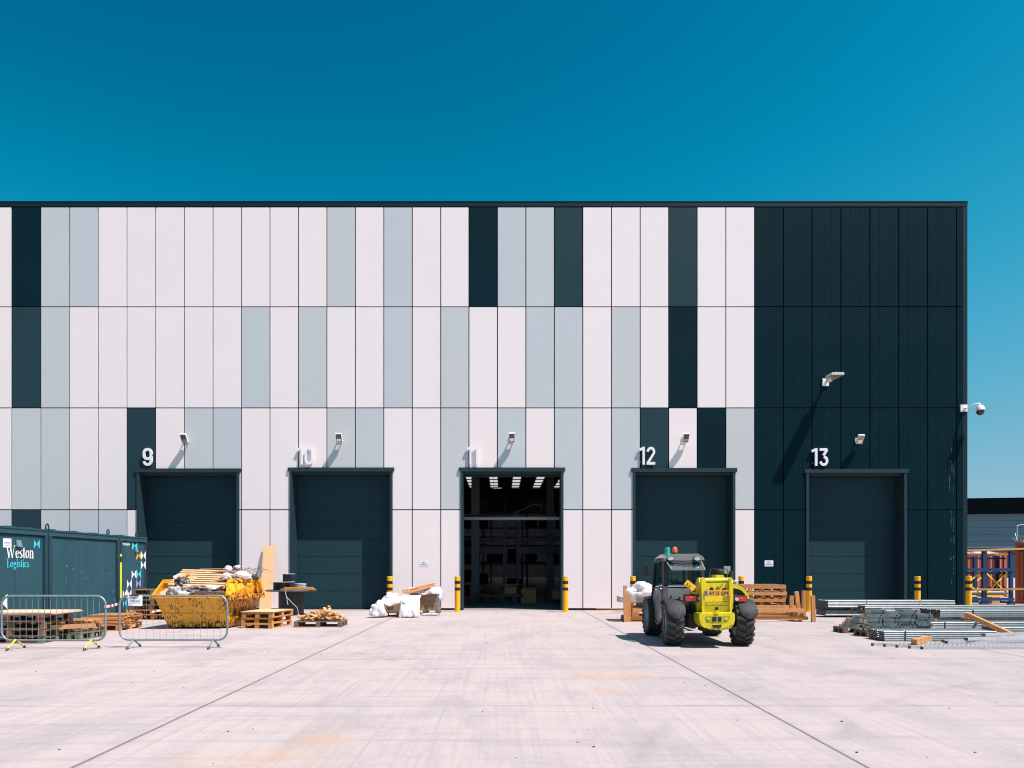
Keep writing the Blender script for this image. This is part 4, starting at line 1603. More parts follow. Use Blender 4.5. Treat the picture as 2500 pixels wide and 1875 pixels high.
tilted("pale", (-7.55, 18.62, 1.135), (tilt, 0.03, 0.02), "upper slatted pallet lying tilted across the top of the skip", lx=1.36, ly=0.95, h=0.13, bw=0.072, nd=8, bt=0.03)
tilted("pale", (-7.52, 18.66, 0.985), (tilt, 0.02, -0.03), "lower slatted pallet lying tilted under another in the skip", lx=1.3, ly=0.95, h=0.13, bw=0.08, nd=7, bt=0.024)
tilted("old", (-7.12, 18.25, 0.80), (0.06, -0.10, R(90)), "brown pallet lying flat at the front right of the skip", lx=0.62, ly=0.72, h=0.15, bw=0.12, nd=5, bt=0.035)
for (p0, p1, wd, lab) in (((-7.6, 18.95, 1.40), (-6.35, 18.75, 1.42), 0.10, "long pale plank on top of the skip pointing right"), ((-7.5, 18.5, 1.10), (-6.75, 18.35, 1.24), 0.09, "short plank propped on the tilted pallets in the skip"),
                          ((-8.0, 18.05, 1.0), (-7.25, 18.0, 1.07), 0.09, "brown plank along the front edge of the tilted pallet in the skip"), ((-7.9, 19.3, 1.46), (-6.9, 19.3, 1.48), 0.11, "plank along the far top edge of the skip load")):
    m = MB()
    m.beam(p0, p1, wd, 0.028)
    one(m, "plank", PALEW, lab, "plank")


def card(p, mat, lab, seed, th=0.008):
    a, b, c, d = [Vector(q) for q in p]
    m = MB()

    def fn(u, v):
        q = a.lerp(b, u).lerp(d.lerp(c, u), v)
        return q + Vector((noise.noise(Vector((u * 3, v * 3, seed))), noise.noise(Vector((u * 3, v * 3, seed + 5))), noise.noise(Vector((u * 4, v * 4, seed + 9))))) * 0.05
    m.sheet(fn, 8, 8, th)
    one(m, "cardboard_sheet", mat, lab, "cardboard")


card(((-8.35, 17.95, 0.80), (-8.12, 17.98, 0.80), (-7.96, 18.45, 1.30), (-8.14, 18.5, 1.34)), CARD, "bent cardboard strip leaning up the left end of the skip", 1)
card(((-8.42, 18.1, 0.84), (-8.24, 17.96, 0.82), (-8.1, 18.5, 1.10), (-8.3, 18.7, 1.18)), CARD, "torn pale cardboard at the left rim of the skip", 2)
card(((-8.15, 18.3, 1.22), (-7.75, 18.2, 1.12), (-7.7, 18.6, 1.26), (-8.1, 18.7, 1.34)), CARD, "flat cardboard piece lying across the tilted pallets in the skip", 3)
card(((-7.06, 18.2, 0.93), (-6.8, 18.15, 1.0), (-6.72, 18.5, 1.24), (-6.95, 18.6, 1.2)), CARD, "cardboard scrap beside the raised right plate of the skip", 4)


def film(c, s, mat, lab, seed, name="crumpled_plastic", sub=4):
    m = MB()
    m.lump(c, s, seed, sub, 0.8, 2.8)
    one(m, name, mat, lab, "plastic", smooth=180)


film((-8.0, 18.02, 0.92), (0.20, 0.14, 0.15), FILMG, "grey crumpled plastic at the front left of the skip", 1)
film((-7.78, 18.0, 0.86), (0.17, 0.12, 0.10), FILM, "white crumpled plastic at the front of the skip", 2)
film((-7.5, 18.12, 0.95), (0.24, 0.12, 0.10), FILMG, "grey film pushed under the tilted pallets in the skip", 3)
film((-7.15, 18.12, 1.00), (0.20, 0.12, 0.07), FILM, "white film lying over the brown pallet in the skip", 4)
film((-6.62, 18.7, 1.28), (0.28, 0.22, 0.13), FILM, "white film bulging over the raised right plate of the skip", 5)
film((-6.40, 18.95, 1.24), (0.14, 0.12, 0.10), FILMK, "black film at the right end of the skip load", 6)
film((-6.95, 18.6, 1.27), (0.16, 0.14, 0.10), FILM, "white scrunched bag right of the tilted pallets in the skip", 7)
film((-7.15, 19.25, 1.47), (0.12, 0.08, 0.09), FILM, "small white bag on the top edge of the skip load", 8)
film((-6.9, 19.2, 1.48), (0.11, 0.08, 0.11), FILMG, "small grey bag on the top edge of the skip load", 9)
film((-8.2, 18.7, 1.24), (0.14, 0.2, 0.10), FILM, "white film at the left end of the skip load", 10)
film((-7.95, 18.3, 1.10), (0.22, 0.2, 0.16), FILMK, "black lump for the dark gap between cardboard and tilted pallets in the skip", 51)  # added lump, black to stand for shade in the gap
film((-7.25, 18.1, 0.90), (0.36, 0.12, 0.12), FILMK, "black lump for the dark gap under the brown pallet at the skip front", 52)  # added lump, its black is the shade below the pallet
film((-7.72, 18.1, 0.99), (0.16, 0.1, 0.08), FILM, "thin white film strip just under the tilted pallets", 53)
film((-6.75, 18.5, 1.17), (0.2, 0.16, 0.1), FILMK, "black lump for the dark void behind the raised right plate of the skip", 54)  # added lump, black in place of a shaded void
card(((-8.30, 18.0, 0.82), (-8.18, 17.93, 0.80), (-8.02, 18.2, 1.12), (-8.14, 18.3, 1.2)), CARD, "narrow curled cardboard at the front left corner of the skip", 6)
card(((-6.70, 18.35, 1.14), (-6.45, 18.7, 1.16), (-6.48, 18.8, 1.34), (-6.72, 18.5, 1.33)), CARD, "cardboard flap standing behind the raised right plate of the skip", 7)
for (p0, p1, lab) in (((-8.2, 18.2, 0.95), (-7.85, 18.6, 1.42), "thin batten sticking up at the left of the skip load"), ((-6.9, 18.3, 1.1), (-6.6, 18.9, 1.4), "thin batten slanting over the white film in the skip")):
    m = MB()
    m.beam(p0, p1, 0.05, 0.025)
    one(m, "batten", PINE, lab, "timber")
m = MB()
random.seed(2)
for k in range(7):
    x = -6.75 + 0.09 * k
    m.tube([(x, 18.9, 1.33), (x + 0.07, 18.92, 1.45 + 0.03 * (k % 3)), (x + 0.18, 18.9, 1.46 + 0.02 * (k % 2)), (x + 0.28, 18.88, 1.38)], 0.006, 5)
one(m, "loose_wire", BLACK, "tangle of thin black wire above the right end of the skip", "wire")

# board leaning on the wall
m = MB()
p = [(-8.19, 24.86, 0.0), (-7.80, 24.86, 0.0), (-7.90, 25.66, 2.25), (-8.30, 25.66, 2.25)]
m.prism(p, (0, -0.018, -0.007))
one(m, "leaning_board", MDF, "tall tan board leaning against the white wall behind the skip", "board")

# ================================================================= cable drums
cx, cy = -6.68, 23.35
t = thing("cable_drum", "large black cable drum standing like a table beside door ten", "cable drum", (cx, cy, 0))
m = MB()
m.lathe([(0.39, 0.0), (0.39, 0.75)], seg=36)
m.lathe([(0.405, 0.0), (0.405, 0.03)], seg=36)
m.build("core", M("black drum", (0.016, 0.017, 0.019), 0.55, var=0.35, scale=5), t, smooth=40)
m = MB()
m.lathe([(0.78, 0.752), (0.785, 0.757), (0.785, 0.788), (0.78, 0.793)], seg=48)
m.build("flange", M("drum flange", (0.055, 0.057, 0.06), 0.5, var=0.35, scale=3), t, smooth=40)
for (a, r0, r1, z0, h, lab) in ((-0.30, 0.26, 0.41, 0.794, 0.24, "wide black cable reel on the large black drum"), (-0.14, 0.125, 0.26, 1.052, 0.235, "small black cable reel on top of the wide reel")):
    t = thing("cable_reel", lab, "cable reel", (cx + a, cy, z0), 0)
    m = MB()
    m.lathe([(r0, 0.0), (r0, h)], seg=30)
    m.build("core", BLACK, t, smooth=40)
    m = MB()
    m.lathe([(r1, h + 0.001), (r1, h + 0.013)], seg=36)
    m.build("flange", M("pale reel flange", (0.45, 0.43, 0.40), 0.6), t, smooth=40)
t = thing("wire_coil", "blue grey wire coil beside the wide reel on the drum", "wire coil", (cx + 0.30, cy - 0.05, 0.794))
m = MB()
for k in range(7):
    m.tube([(0.17 * math.cos(a) + 0.01 * (k % 2), 0.17 * math.sin(a), 0.018 + 0.028 * k) for a in [2 * math.pi * q / 20 for q in range(20)]], 0.015, 6, closed=True)
m.build("coil", M("coated wire", (0.28, 0.34, 0.40), 0.4, var=0.25), t, smooth=50)
for k, (dy, dz, lab) in enumerate(((-0.30, 0.80, "front pine plank lying on the black drum flange"), (-0.18, 0.80, "rear pine plank lying on the black drum flange"), (-0.26, 0.845, "upper pine plank lying on the black drum flange"))):
    m = MB()
    m.obox((0, 0, 0.022), (1.02 - 0.12 * (k == 2), 0.10, 0.042))
    one(m, "plank", PINE, lab, "plank", "planks lying on the black drum", (cx + 0.27 + 0.02 * k, cy + dy, dz - 0.005), (0, 0, -0.05 + 0.03 * k), bevel=0.004)
m = MB()
m.tube([(cx + 0.06, cy - 0.79, 0.80), (cx + 0.06, cy - 0.805, 0.68), (cx + 0.09, cy - 0.80, 0.58), (cx + 0.11, cy - 0.79, 0.40), (cx + 0.13, cy - 0.79, 0.36)], 0.011, 6)
m.tube([(cx + 0.07, cy - 0.80, 0.62), (cx + 0.20, cy - 0.74, 0.45), (cx + 0.36, cy - 0.62, 0.26), (cx + 0.385, cy - 0.6, 0.12), (cx + 0.38, cy - 0.6, 0.01)], 0.011, 6)
one(m, "loose_cable", GREYB, "pale cable end hanging down the front of the black drum", "cable")

# ================================================================= plastic wrapped goods beside door ten
pallet("old", (-3.15, 22.6, 0), 0.03, "dark pallet under the white plastic wrapping beside door ten", lx=0.95)
t = thing("cardboard_box", "brown cardboard box on the dark pallet under white plastic", "box", (-3.2, 22.6, 0.145))
m = MB()
m.box(-0.42, 0.42, -0.36, 0.36, 0, 0.34)
m.build("carton", CARD, t, bevel=0.006)
m = MB()
m.box(-0.28, -0.08, -0.3615, -0.3602, 0.06, 0.22)
m.build("printed_mark", M("box print", (0.20, 0.12, 0.08), 0.8), t)
def drape(x0, x1, path, lab, seed, amp=0.05, folds=5, taper=0.0, mat=FILM):
    """a film sheet following a (y, z) path, hanging in folds that deepen downwards"""
    pts = [Vector((0, y, z)) for y, z in path]
    ln = [0.0]
    for a, b in zip(pts, pts[1:]):
        ln.append(ln[-1] + (b - a).length)

    def fn(u, v):
        d = v * ln[-1]
        k = max(q for q in range(len(ln) - 1) if ln[q] <= d + 1e-9)
        f = (d - ln[k]) / (ln[k + 1] - ln[k])
        p = pts[k].lerp(pts[k + 1], f)
        o = Vector((seed * 1.7, seed * 0.9, 0))
        n1 = noise.noise(Vector((u * 3, v * 3, 0)) + o)
        n2 = noise.noise(Vector((u * 8, v * 5, 3)) + o)
        e = 0.5 - abs(u - 0.5)
        x = x0 + (x1 - x0) * (0.5 + (u - 0.5) * (1 - taper * v)) + 0.05 * n1 * (0.4 + v)
        n3 = noise.noise(Vector((u * folds * 1.9 + 1.5 * n1, v * 1.1, 7)) + o)
        n4 = abs(noise.noise(Vector((u * 5 + v * 4, v * 6 - u * 3, 11)) + o))
        w = amp * (1.7 * n3 * (0.3 + v) + 0.35 * n2 - 0.6 * n4)
        return (x, p.y - abs(w) * 0.9 - 0.02, max(0.006, p.z + w * 0.8 * (1 - v) + 0.10 * n1 * v * (1 if v > 0.8 else 0.4)))
    m = MB()
    m.sheet(fn, 26, 22, 0.004)
    one(m, "plastic_sheet", mat, lab, "plastic", smooth=180)


film((-3.72, 22.1, 0.20), (0.27, 0.24, 0.29), FILM, "full white plastic bag standing on the ground at the left of the wrapped goods", 21, "plastic_bag")
drape(-3.62, -2.82, ((22.98, 0.50), (22.7, 0.62), (22.3, 0.56), (22.2, 0.50), (22.16, 0.40)), "white plastic sheet draped over the brown cardboard box", 22, 0.05, 3)
drape(-3.02, -2.50, ((22.9, 0.62), (22.5, 0.66), (22.2, 0.54), (22.05, 0.25), (21.98, 0.02)), "white plastic sheet hanging down between box and crate", 23, 0.05, 1.3, -0.2)
film((-3.40, 22.55, 0.58), (0.24, 0.2, 0.15), FILM, "white plastic crest at the left top of the wrapped goods", 27, "plastic_sheet")
film((-2.25, 22.95, 0.04), (0.34, 0.14, 0.045), FILM, "scrap of white plastic on the ground before the wooden crate", 24, "plastic_sheet")
t = thing("wooden_crate", "brown wooden crate with galvanised corner strip beside the wrapped goods", "crate", (-2.48, 23.95, 0))
m = MB()
for k in range(4):
    m.box(-0.47, 0.47, -0.40, -0.375, 0.12 + 0.15 * k, 0.262 + 0.15 * k)
m.build("front_board", wood("crate wood", (0.50, 0.25, 0.11), 0.55), t)
m = MB()
m.box(-0.47, 0.47, -0.374, 0.40, 0.12, 0.72)
m.build("inner_case", OLDW, t)
m = MB()
m.box(0.40, 0.475, -0.406, -0.401, 0.10, 0.73)
m.box(0.471, 0.476, -0.401, -0.30, 0.10, 0.73)
m.build("corner_strip", GALVD, t)
m = MB()
m.beam((-0.36, -0.412, 0.10), (-0.22, -0.412, 0.52), 0.07, 0.02, up=(0, 1, 0))
m.build("brace", PINEZ, t)
for x in (-0.4, 0.0, 0.4):
    m = MB()
    m.box(x - 0.06, x + 0.06, -0.40, 0.40, 0.0, 0.119)
    m.build("runner", OLDW, t)
drape(-2.98, -1.98, ((24.4, 0.76), (24.0, 0.86), (23.6, 0.84), (23.5, 0.74), (23.48, 0.64)), "white plastic sheet over the top of the wooden crate", 25, 0.05, 3)
film((-1.99, 23.85, 0.55), (0.07, 0.34, 0.30), FILM, "white plastic hanging over the right end of the wooden crate", 26, "plastic_sheet")
for k, (dz, dy, lab) in enumerate(((0.0, 0.0, "lower orange plank sloping over the wrapped goods and crate"), (0.05, 0.05, "upper orange plank sloping over the wrapped goods and crate"), (-0.02, -0.10, "front orange plank sloping over the wrapped goods and crate"))):
    m = MB()
    m.beam((-3.12 - 0.05 * k + (0.18 if k == 2 else 0), 23.35 + dy, 0.70 + dz), (-2.17, 23.65 + dy, 0.93 + dz), 0.09, 0.04)
    one(m, "plank", PINE, lab, "plank", "planks sloping over the wrapped goods")

# ================================================================= crowd barriers
def barrier(x0, x1, y, z0, z1, label, footmat, nb, br=0.0042):
    t = thing("crowd_barrier", label, "barrier", ((x0 + x1) / 2, y, 0), 0, "galvanised crowd barriers")
    hw = (x1 - x0) / 2
    r = 0.17
    pts = []
    for (cx_, cz_, a0) in ((hw - r, z1 - r, 90), (hw - r, z0 + r, 0), (-hw + r, z0 + r, -90), (-hw + r, z1 - r, -180)):
        for k in range(8):
            a = R(a0 - 90 * k / 7)
            pts.append((cx_ + r * math.cos(a), 0, cz_ + r * math.sin(a)))
    m = MB()
    m.tube(pts, 0.019, 10, closed=True)
    m.build("frame", GALVD, t, smooth=50)
    bar = MB()
    bar.cyl((0, 0, z0 + 0.012), (0, 0, z1 - 0.012), br, seg=6)
    ob = bar.build("bar", GALVD)
    data = ob.data
    bpy.data.objects.remove(ob)
    for k in range(nb):
        x = -hw + (k + 1) * 2 * hw / (nb + 1)
        z = 0.0
        use(data, "bar", t, (x, 0, 0)).scale = (1, 1, 0.9999)
    for x in (-hw + 0.26, hw - 0.26):
        m = MB()
        m.tube([(x, 0, z0 + 0.02), (x - 0.0, -0.02, z0), (x, -0.24, 0.03)], 0.017, 8)
        m.tube([(x, 0, z0), (x, 0.02, z0), (x, 0.17, z0 * 0.45), (x, 0.25, 0.03)], 0.017, 8)
        f = m.build("foot", footmat, t, smooth=50)
        m = MB()
        m.cyl((x, -0.22, 0.045), (x, -0.255, 0.0), 0.022, seg=10)
        m.build("foot_cap", BLACK, f, smooth=50)
        m = MB()
        m.cyl((x, 0.225, 0.045), (x, 0.262, 0.0), 0.022, seg=10)
        m.build("foot_cap", BLACK, f, smooth=50)
    m = MB()
    m.tube([(hw, 0, z1 - 0.35), (hw + 0.05, 0, z1 - 0.36), (hw + 0.08, 0, z1 - 0.33)], 0.008, 6)
    m.build("hook", GALVD, t)
    return t


Yb1, Yb2 = 13.63, 13.83
barrier((4 - VPX) * Yb1 / FPX, (258 - VPX) * Yb1 / FPX, Yb1, 0.165, 0.985, "galvanised crowd barrier with yellow feet in front of the weathered pallets", YELF, 16)
barrier((292 - VPX) * Yb2 / FPX, (555 - VPX) * Yb2 / FPX, Yb2, 0.155, 0.98, "galvanised crowd barrier with grey feet carrying a paper notice before the skip", GALVD, 15, 0.0022)

t = thing("paper_notice", "handwritten white no parking sheet clipped to the right crowd barrier", "paper sign", (0, 0, 0))
a = P(312, 1453.5, Yb2 - 0.03)
t.location = a
s = Yb2 / FPX
m = MB()
m.sheet(lambda u, v: ((36 * u + 1.2 * v * (1 - u)) * s, -0.002 - 0.012 * math.sin(2.5 * u) * v, -(25 * v + 1.0 * u * v) * s), 6, 4, 0.001)
m.build("sheet", PAPER, t)
m = MB()
m.text("NO", Matrix.Translation((11.5 * s, -0.016, -9.0 * s)) @ Matrix.Rotation(R(90), 4, 'X'), width=9 * s, height=4.8 * s, depth=0.001)
m.text("PARKING", Matrix.Translation((6.0 * s, -0.018, -17.0 * s)) @ Matrix.Rotation(R(90), 4, 'X') @ Matrix.Rotation(R(2), 4, 'Z'), width=26 * s, height=6.0 * s, depth=0.001)
m.build("lettering", INK, t)
m = MB()
m.box(5.5 * s, 27 * s, -0.02, 0.06, -1.2 * s, 1.2 * s)
m.build("clip", BLACK, t, bevel=0.004)

m = MB()
a, b = P(259, 1481, Yb1), P(289, 1474, Yb2)
random.seed(5)
for k in range(7):
    p0, p1 = a.lerp(b, k / 7), a.lerp(b, (k + 1) / 7)
    p0.z -= 0.012 * math.sin(math.pi * k / 7)
    p1.z -= 0.012 * math.sin(math.pi * (k + 1) / 7)
    m.beam(p0, p1, 0.03, 0.035, m=k % 2, up=(0, -0.5, 0.8))
for k in range(8):
    q = a + Vector((0.026 * math.cos(k * 0.785), 0.026 * math.sin(k * 0.785), 0))
    q2 = a + Vector((0.026 * math.cos((k + 1) * 0.785), 0.026 * math.sin((k + 1) * 0.785), 0))
    m.beam(q, q2, 0.006, 0.045, m=k % 2)
tag(m.build("barrier_tape", [M("tape red", (0.55, 0.03, 0.025), 0.45), NUMW]), "red and white tape tied between the two crowd barriers", "tape")

# ================================================================= telehandler
TX, TY = 4.02, 15.35
TEL = thing("telehandler", "yellow and grey telehandler parked with its back to the camera", "telehandler", (TX, TY, 0))
QS = 410.0 / 2212.0


def T(cx, cy, Y):
    v = P(1490 + cx * QS, 1320 + cy * QS, Y)
    return Vector((v.x - TX, Y - TY, v.z))


def slab(pts, Y, d, name, mat, parent=TEL, bevel=0.012, smooth=35):
    m = MB()
    m.prism([T(a, b, Y) for a, b in pts], (0, d, 0))
    return m.build(name, mat, parent, bevel=bevel, smooth=smooth)


YA = 14.36 - TY           # rear axle
YFr = 16.42 - TY          # front axle
WR = 0.434


def tyre_mesh():
    m = MB()
    hw = 0.158
    prof = [(0.235, -hw * 0.85), (0.30, -hw), (0.365, -hw), (0.395, -hw * 0.86), (0.402, -hw * 0.4), (0.402, hw * 0.4), (0.395, hw * 0.86), (0.365, hw), (0.30, hw), (0.235, hw * 0.85)]
    X = Matrix.Rotation(R(90), 4, 'Y')
    m.lathe(prof, X, 48, closed=True)
    n = 19
    for k in range(n):
        for s in (-1, 1):
            a0 = 2 * math.pi * (k + (0.5 if s > 0 else 0)) / n
            path = [(0.0, 0.0), (0.55, 0.10), (1.04, 0.15)]
            for i in range(2):
                quad = []
                for rr in (0.385, 0.438):
                    for (f, da, wd) in ((path[i][0], path[i][1], 0.062), (path[i + 1][0], path[i + 1][1], 0.062 if i == 0 else 0.08)):
                        for e in (-1, 1):
                            aa = a0 + da + e * wd
                            rad = rr - (0.02 if f > 1 and rr > 0.4 else 0)
                            quad.append(Vector((s * hw * f * 1.0, rad * math.sin(aa), rad * math.cos(aa))))
                # order: inner(f0-,f0+,f1-,f1+), outer(...)
                q = quad
                m.hexa([q[0], q[1], q[3], q[2], q[4], q[5], q[7], q[6]])
    return m


tm = tyre_mesh().build("tyre", RUBBER, smooth=30)
tyre_data = tm.data
bpy.data.objects.remove(tm)
m = MB()
X = Matrix.Rotation(R(90), 4, 'Y')
m.lathe([(0.01, 0.02), (0.09, 0.025), (0.10, 0.06), (0.14, 0.05), (0.19, -0.02), (0.225, 0.10), (0.245, 0.14), (0.25, 0.142), (0.25, -0.14), (0.20, -0.13), (0.01, -0.12)], X, 36)
for k in range(8):
    a = 2 * math.pi * k / 8
    m.cyl((0.045, 0.12 * math.sin(a), 0.12 * math.cos(a)), (0.068, 0.12 * math.sin(a), 0.12 * math.cos(a)), 0.014, seg=6)
rm = m.build("rim", RIM, smooth=35)
rim_data = rm.data
bpy.data.objects.remove(rm)
for (x, y, st) in ((-0.70, YA, -0.09), (0.64, YA, -0.09), (-0.67, YFr, 0), (0.64, YFr, 0)):
    wv = bpy.data.objects.new("wheel", tyre_data)
    wv.name = "wheel"
    C.objects.link(wv)
    wv.parent = TEL
    wv.location = (x, y, WR)
    wv.rotation_euler = (random.random(), 0, st)
    rv = use(rim_data, "rim", wv)
    if x < 0:
        rv.rotation_euler = (0, 0, math.pi)

# axles and chassis
m = MB()
for y in (YA, YFr):
    m.cyl((-0.55, y, WR), (0.55, y, WR), 0.085, seg=14)
    m.obox((0, y, WR), (0.34, 0.30, 0.30))
m.build("axle", DKGREY, TEL, bevel=0.01)
m = MB()
m.box(-0.44, 0.44, YA - 0.20, YFr + 0.15, 0.36, 0.62)
m.box(-0.34, 0.44, YA - 0.05, YFr + 0.35, 0.62, 0.80)
m.box(-0.50, -0.44, YA + 0.45, YFr - 0.45, 0.30, 0.55)
m.build("chassis", DKGREY, TEL, bevel=0.015)

# rear mudguards: arcs of sheet over the tyres
for (x0, x1) in ((-0.88, -0.53), (0.50, 0.84)):
    m = MB()
    n = 14
    rows = []
    for i in range(n + 1):
        a = R(14 + (128 - 14) * i / n)
        row = []
        f = i / n
        wf = 1.0 if f > 0.22 else 0.42 + 0.58 * math.sqrt(max(0.0, 1 - (1 - f / 0.22) ** 2))
        xc = (x0 + x1) / 2
        for (x, dr) in ((x0, -0.02), (x0 + 0.05, 0.0), (xc, 0.006), (x1 - 0.05, 0.0), (x1, -0.02)):
            x = xc + (x - xc) * wf
            cut = 0
            r = 0.465 + dr
            row.append((Vector((x, YA - r * math.cos(a + cut), WR + r * math.sin(a + cut))), Vector((x, YA - (r - 0.014) * math.cos(a + cut), WR + (r - 0.014) * math.sin(a + cut)))))
        rows.append(row)
    vt = [[(m.bm.verts.new(p), m.bm.verts.new(q)) for p, q in row] for row in rows]
    for i in range(n):
        for j in range(4):
            a_, b_, c_, d_ = vt[i][j], vt[i][j + 1], vt[i + 1][j + 1], vt[i + 1][j]
            m._f([a_[0], b_[0], c_[0], d_[0]], 0)
            m._f([a_[1], d_[1], c_[1], b_[1]], 0)
            if j == 0:
                m._f([a_[0], d_[0], d_[1], a_[1]], 0)
            if j == 3:
                m._f([b_[0], b_[1], c_[1], c_[0]], 0)
        for (i2, row) in ((0, vt[0]), (n, vt[n])):
            if i in (0, n - 1) and ((i == 0) == (i2 == 0)):
                for j in range(4):
                    m._f([row[j][0], row[j][1], row[j + 1][1], row[j + 1][0]], 0)
    g_ = m.build("mudguard", DKGREY, TEL, smooth=45)
    m = MB()
    for dx in (-0.02, 0.05):
        a = R(38)
        p = Vector(((x0 + x1) / 2 + 0.08 + dx, YA - 0.487 * math.cos(a), WR + 0.487 * math.sin(a)))
        m.lump(p, (0.010, 0.010, 0.010), 1, 1, 0.0, flat=False)
    m.build("bolt", CHROME, g_)

# counterweight
CWP = [(1112, 975), (1128, 958), (1400, 962), (1625, 950), (1640, 968), (1642, 1050), (1622, 1105), (1585, 1150), (1520, 1172), (1400, 1178), (1270, 1168), (1185, 1148), (1135, 1105), (1115, 1040)]
CWP = [(1642 - (1642 - x) * 0.885, y) for x, y in CWP]
slab(CWP, 13.72, 0.42, "counterweight", LIMEY, bevel=0.03, smooth=50)
cw = MB()
cw.prism([T(a, b, 13.715) for a, b in ((1250, 1000), (1290, 992), (1540, 988), (1582, 995), (1575, 1030), (1545, 1068), (1480, 1078), (1340, 1080), (1280, 1070), (1255, 1035))], (0, 0.02, 0), 0)
cwo = cw.build("recess_panel", M("recess shade olive", (0.36, 0.34, 0.012), 0.45, var=0.25), TEL)  # recess drawn flat, its shade put into a darker yellow
m = MB()
for (x0, x1) in ((1345, 1400), (1420, 1465)):
    m.prism([T(a, b, 13.71) for a, b in ((x0, 1005), (x1, 1005), (x1, 1062), (x0, 1068))], (0, 0.03, 0))
m.prism([T(a, b, 13.71) for a, b in ((1345, 1112), (1470, 1110), (1462, 1132), (1430, 1146), (1375, 1148), (1350, 1134))], (0, 0.03, 0))
m.build("recess_hole", BLACK, cwo)
for cx in (1295, 1530):
    m = MB()
    c = T(cx, 1030, 13.705)
    m.cyl(c, c + Vector((0, 0.03, 0)), 0.026, seg=16)
    m.build("plug", LIMEY, cwo, smooth=40)
m = MB()
m.prism([T(a, b, 13.70) for a, b in ((1385, 918), (1438, 918), (1438, 952), (1385, 952))], (0, 0.12, 0))
m.build("tow_hitch", LIMEY, TEL, bevel=0.006)
m = MB()
m.prism([T(a, b, 13.72) for a, b in ((1396, 878), (1424, 878), (1424, 918), (1396, 918))], (0, 0.1, 0))
c = T(1412, 900, 13.70)
m.cyl(c, c + Vector((0, 0.05, 0)), 0.02, seg=10)
m.build("hitch_pin", BLACK, TEL)
# rust on the lower lip
m = MB()
random.seed(9)
for k in range(14):
    c = T(random.uniform(1290, 1560), random.uniform(1152, 1172), 13.72)
    m.lump(c + Vector((0, 0.005, 0)), (random.uniform(0.02, 0.06), 0.008, 0.008), k, 1, 0.4, flat=False)
m.build("rust_patch", M("rust", (0.20, 0.07, 0.02), 0.9, var=0.4), TEL)

# boom tower: two side plates, rear cover, pivot
for cx0, cx1 in ((1210, 1243), (1578, 1603)):
    pts = [(cx0, 950), (cx1, 950), (cx1, 570), (cx1 + 6, 500), ((cx0 + cx1) / 2 + 6, 482), (cx0 - 8, 500), (cx0 - 10, 560)]
    slab(pts, 14.02, 0.10, "side_plate", LIMEY)
for (x0, x1, ) in ((1165, 1240), (1572, 1606)):
    m = MB()
    a, b = T(x0, 0, 14.2), T(x1, 0, 14.2)
    m.prism([Vector((a.x, 14.14 - TY, 0.72)), Vector((a.x, 14.14 - TY, 1.22)), Vector((a.x, 14.20 - TY, 1.31)), Vector((a.x, 14.32 - TY, 1.31)), Vector((a.x, 14.62 - TY, 1.05)), Vector((a.x, 14.7 - TY, 0.72))], (b.x - a.x, 0, 0))
    m.build("tower_plate", LIMEY, TEL, bevel=0.01)
slab([(1244, 560), (1577, 552), (1577, 800), (1244, 806)], 14.08, 0.06, "upper_cover", LIMEY, bevel=0.008)
slab([(1244, 812), (1577, 806), (1577, 852), (1244, 858)], 14.085, 0.05, "middle_cover", LIMEY, bevel=0.006)
slab([(1244, 862), (1577, 857), (1577, 948), (1244, 950)], 14.085, 0.05, "lower_cover", LIMEY, bevel=0.006)
m = MB()
c0, c1 = T(1225, 528, 14.22), T(1585, 524, 14.22)
m.cyl(c0, c1, 0.055, seg=20)
for cx in (1300, 1370, 1500):
    a = T(cx, 527, 14.22)
    m.cyl(a - Vector((0.008, 0, 0)), a + Vector((0.008, 0, 0)), 0.062, seg=20)
m.build("pivot_shaft", LIMEY, TEL, smooth=40)
m = MB()
c = T(1335, 640, 14.07)
m.cyl(c, c + Vector((0, 0.02, 0)), 0.038, seg=18)
c = T(1412, 618, 14.07)
m.cyl(c, c + Vector((0, 0.02, 0)), 0.018, seg=12)
m.prism([T(a, b, 14.07) for a, b in ((1475, 628), (1528, 626), (1528, 644), (1475, 646))], (0, 0.02, 0))
m.build("cover_hole", BLACK, TEL)
# number plate
slab([(1247, 655), (1590, 652), (1590, 728), (1247, 732)], 14.0, 0.018, "number_plate", PLATE, bevel=0.003)
npo = [o for o in TEL.children if o.name.startswith("number_plate")][0]
m = MB()
m.prism([T(a, b, 13.998) for a, b in ((1252, 660), (1278, 660), (1278, 726), (1252, 726))], (0, 0.003, 0))
m.build("blue_band", EUB, npo)
m = MB()
a, b = T(1296, 716, 13.9985), T(1566, 716, 13.9985)
X = Matrix(((1, 0, 0, a.x), (0, 0, -1, a.y), (0, 1, 0, a.z), (0, 0, 0, 1)))
m.text("AY15 GPE", X, width=b.x - a.x, height=0.070, depth=0.003, bold=0.012)
m.build("lettering", INK, npo)

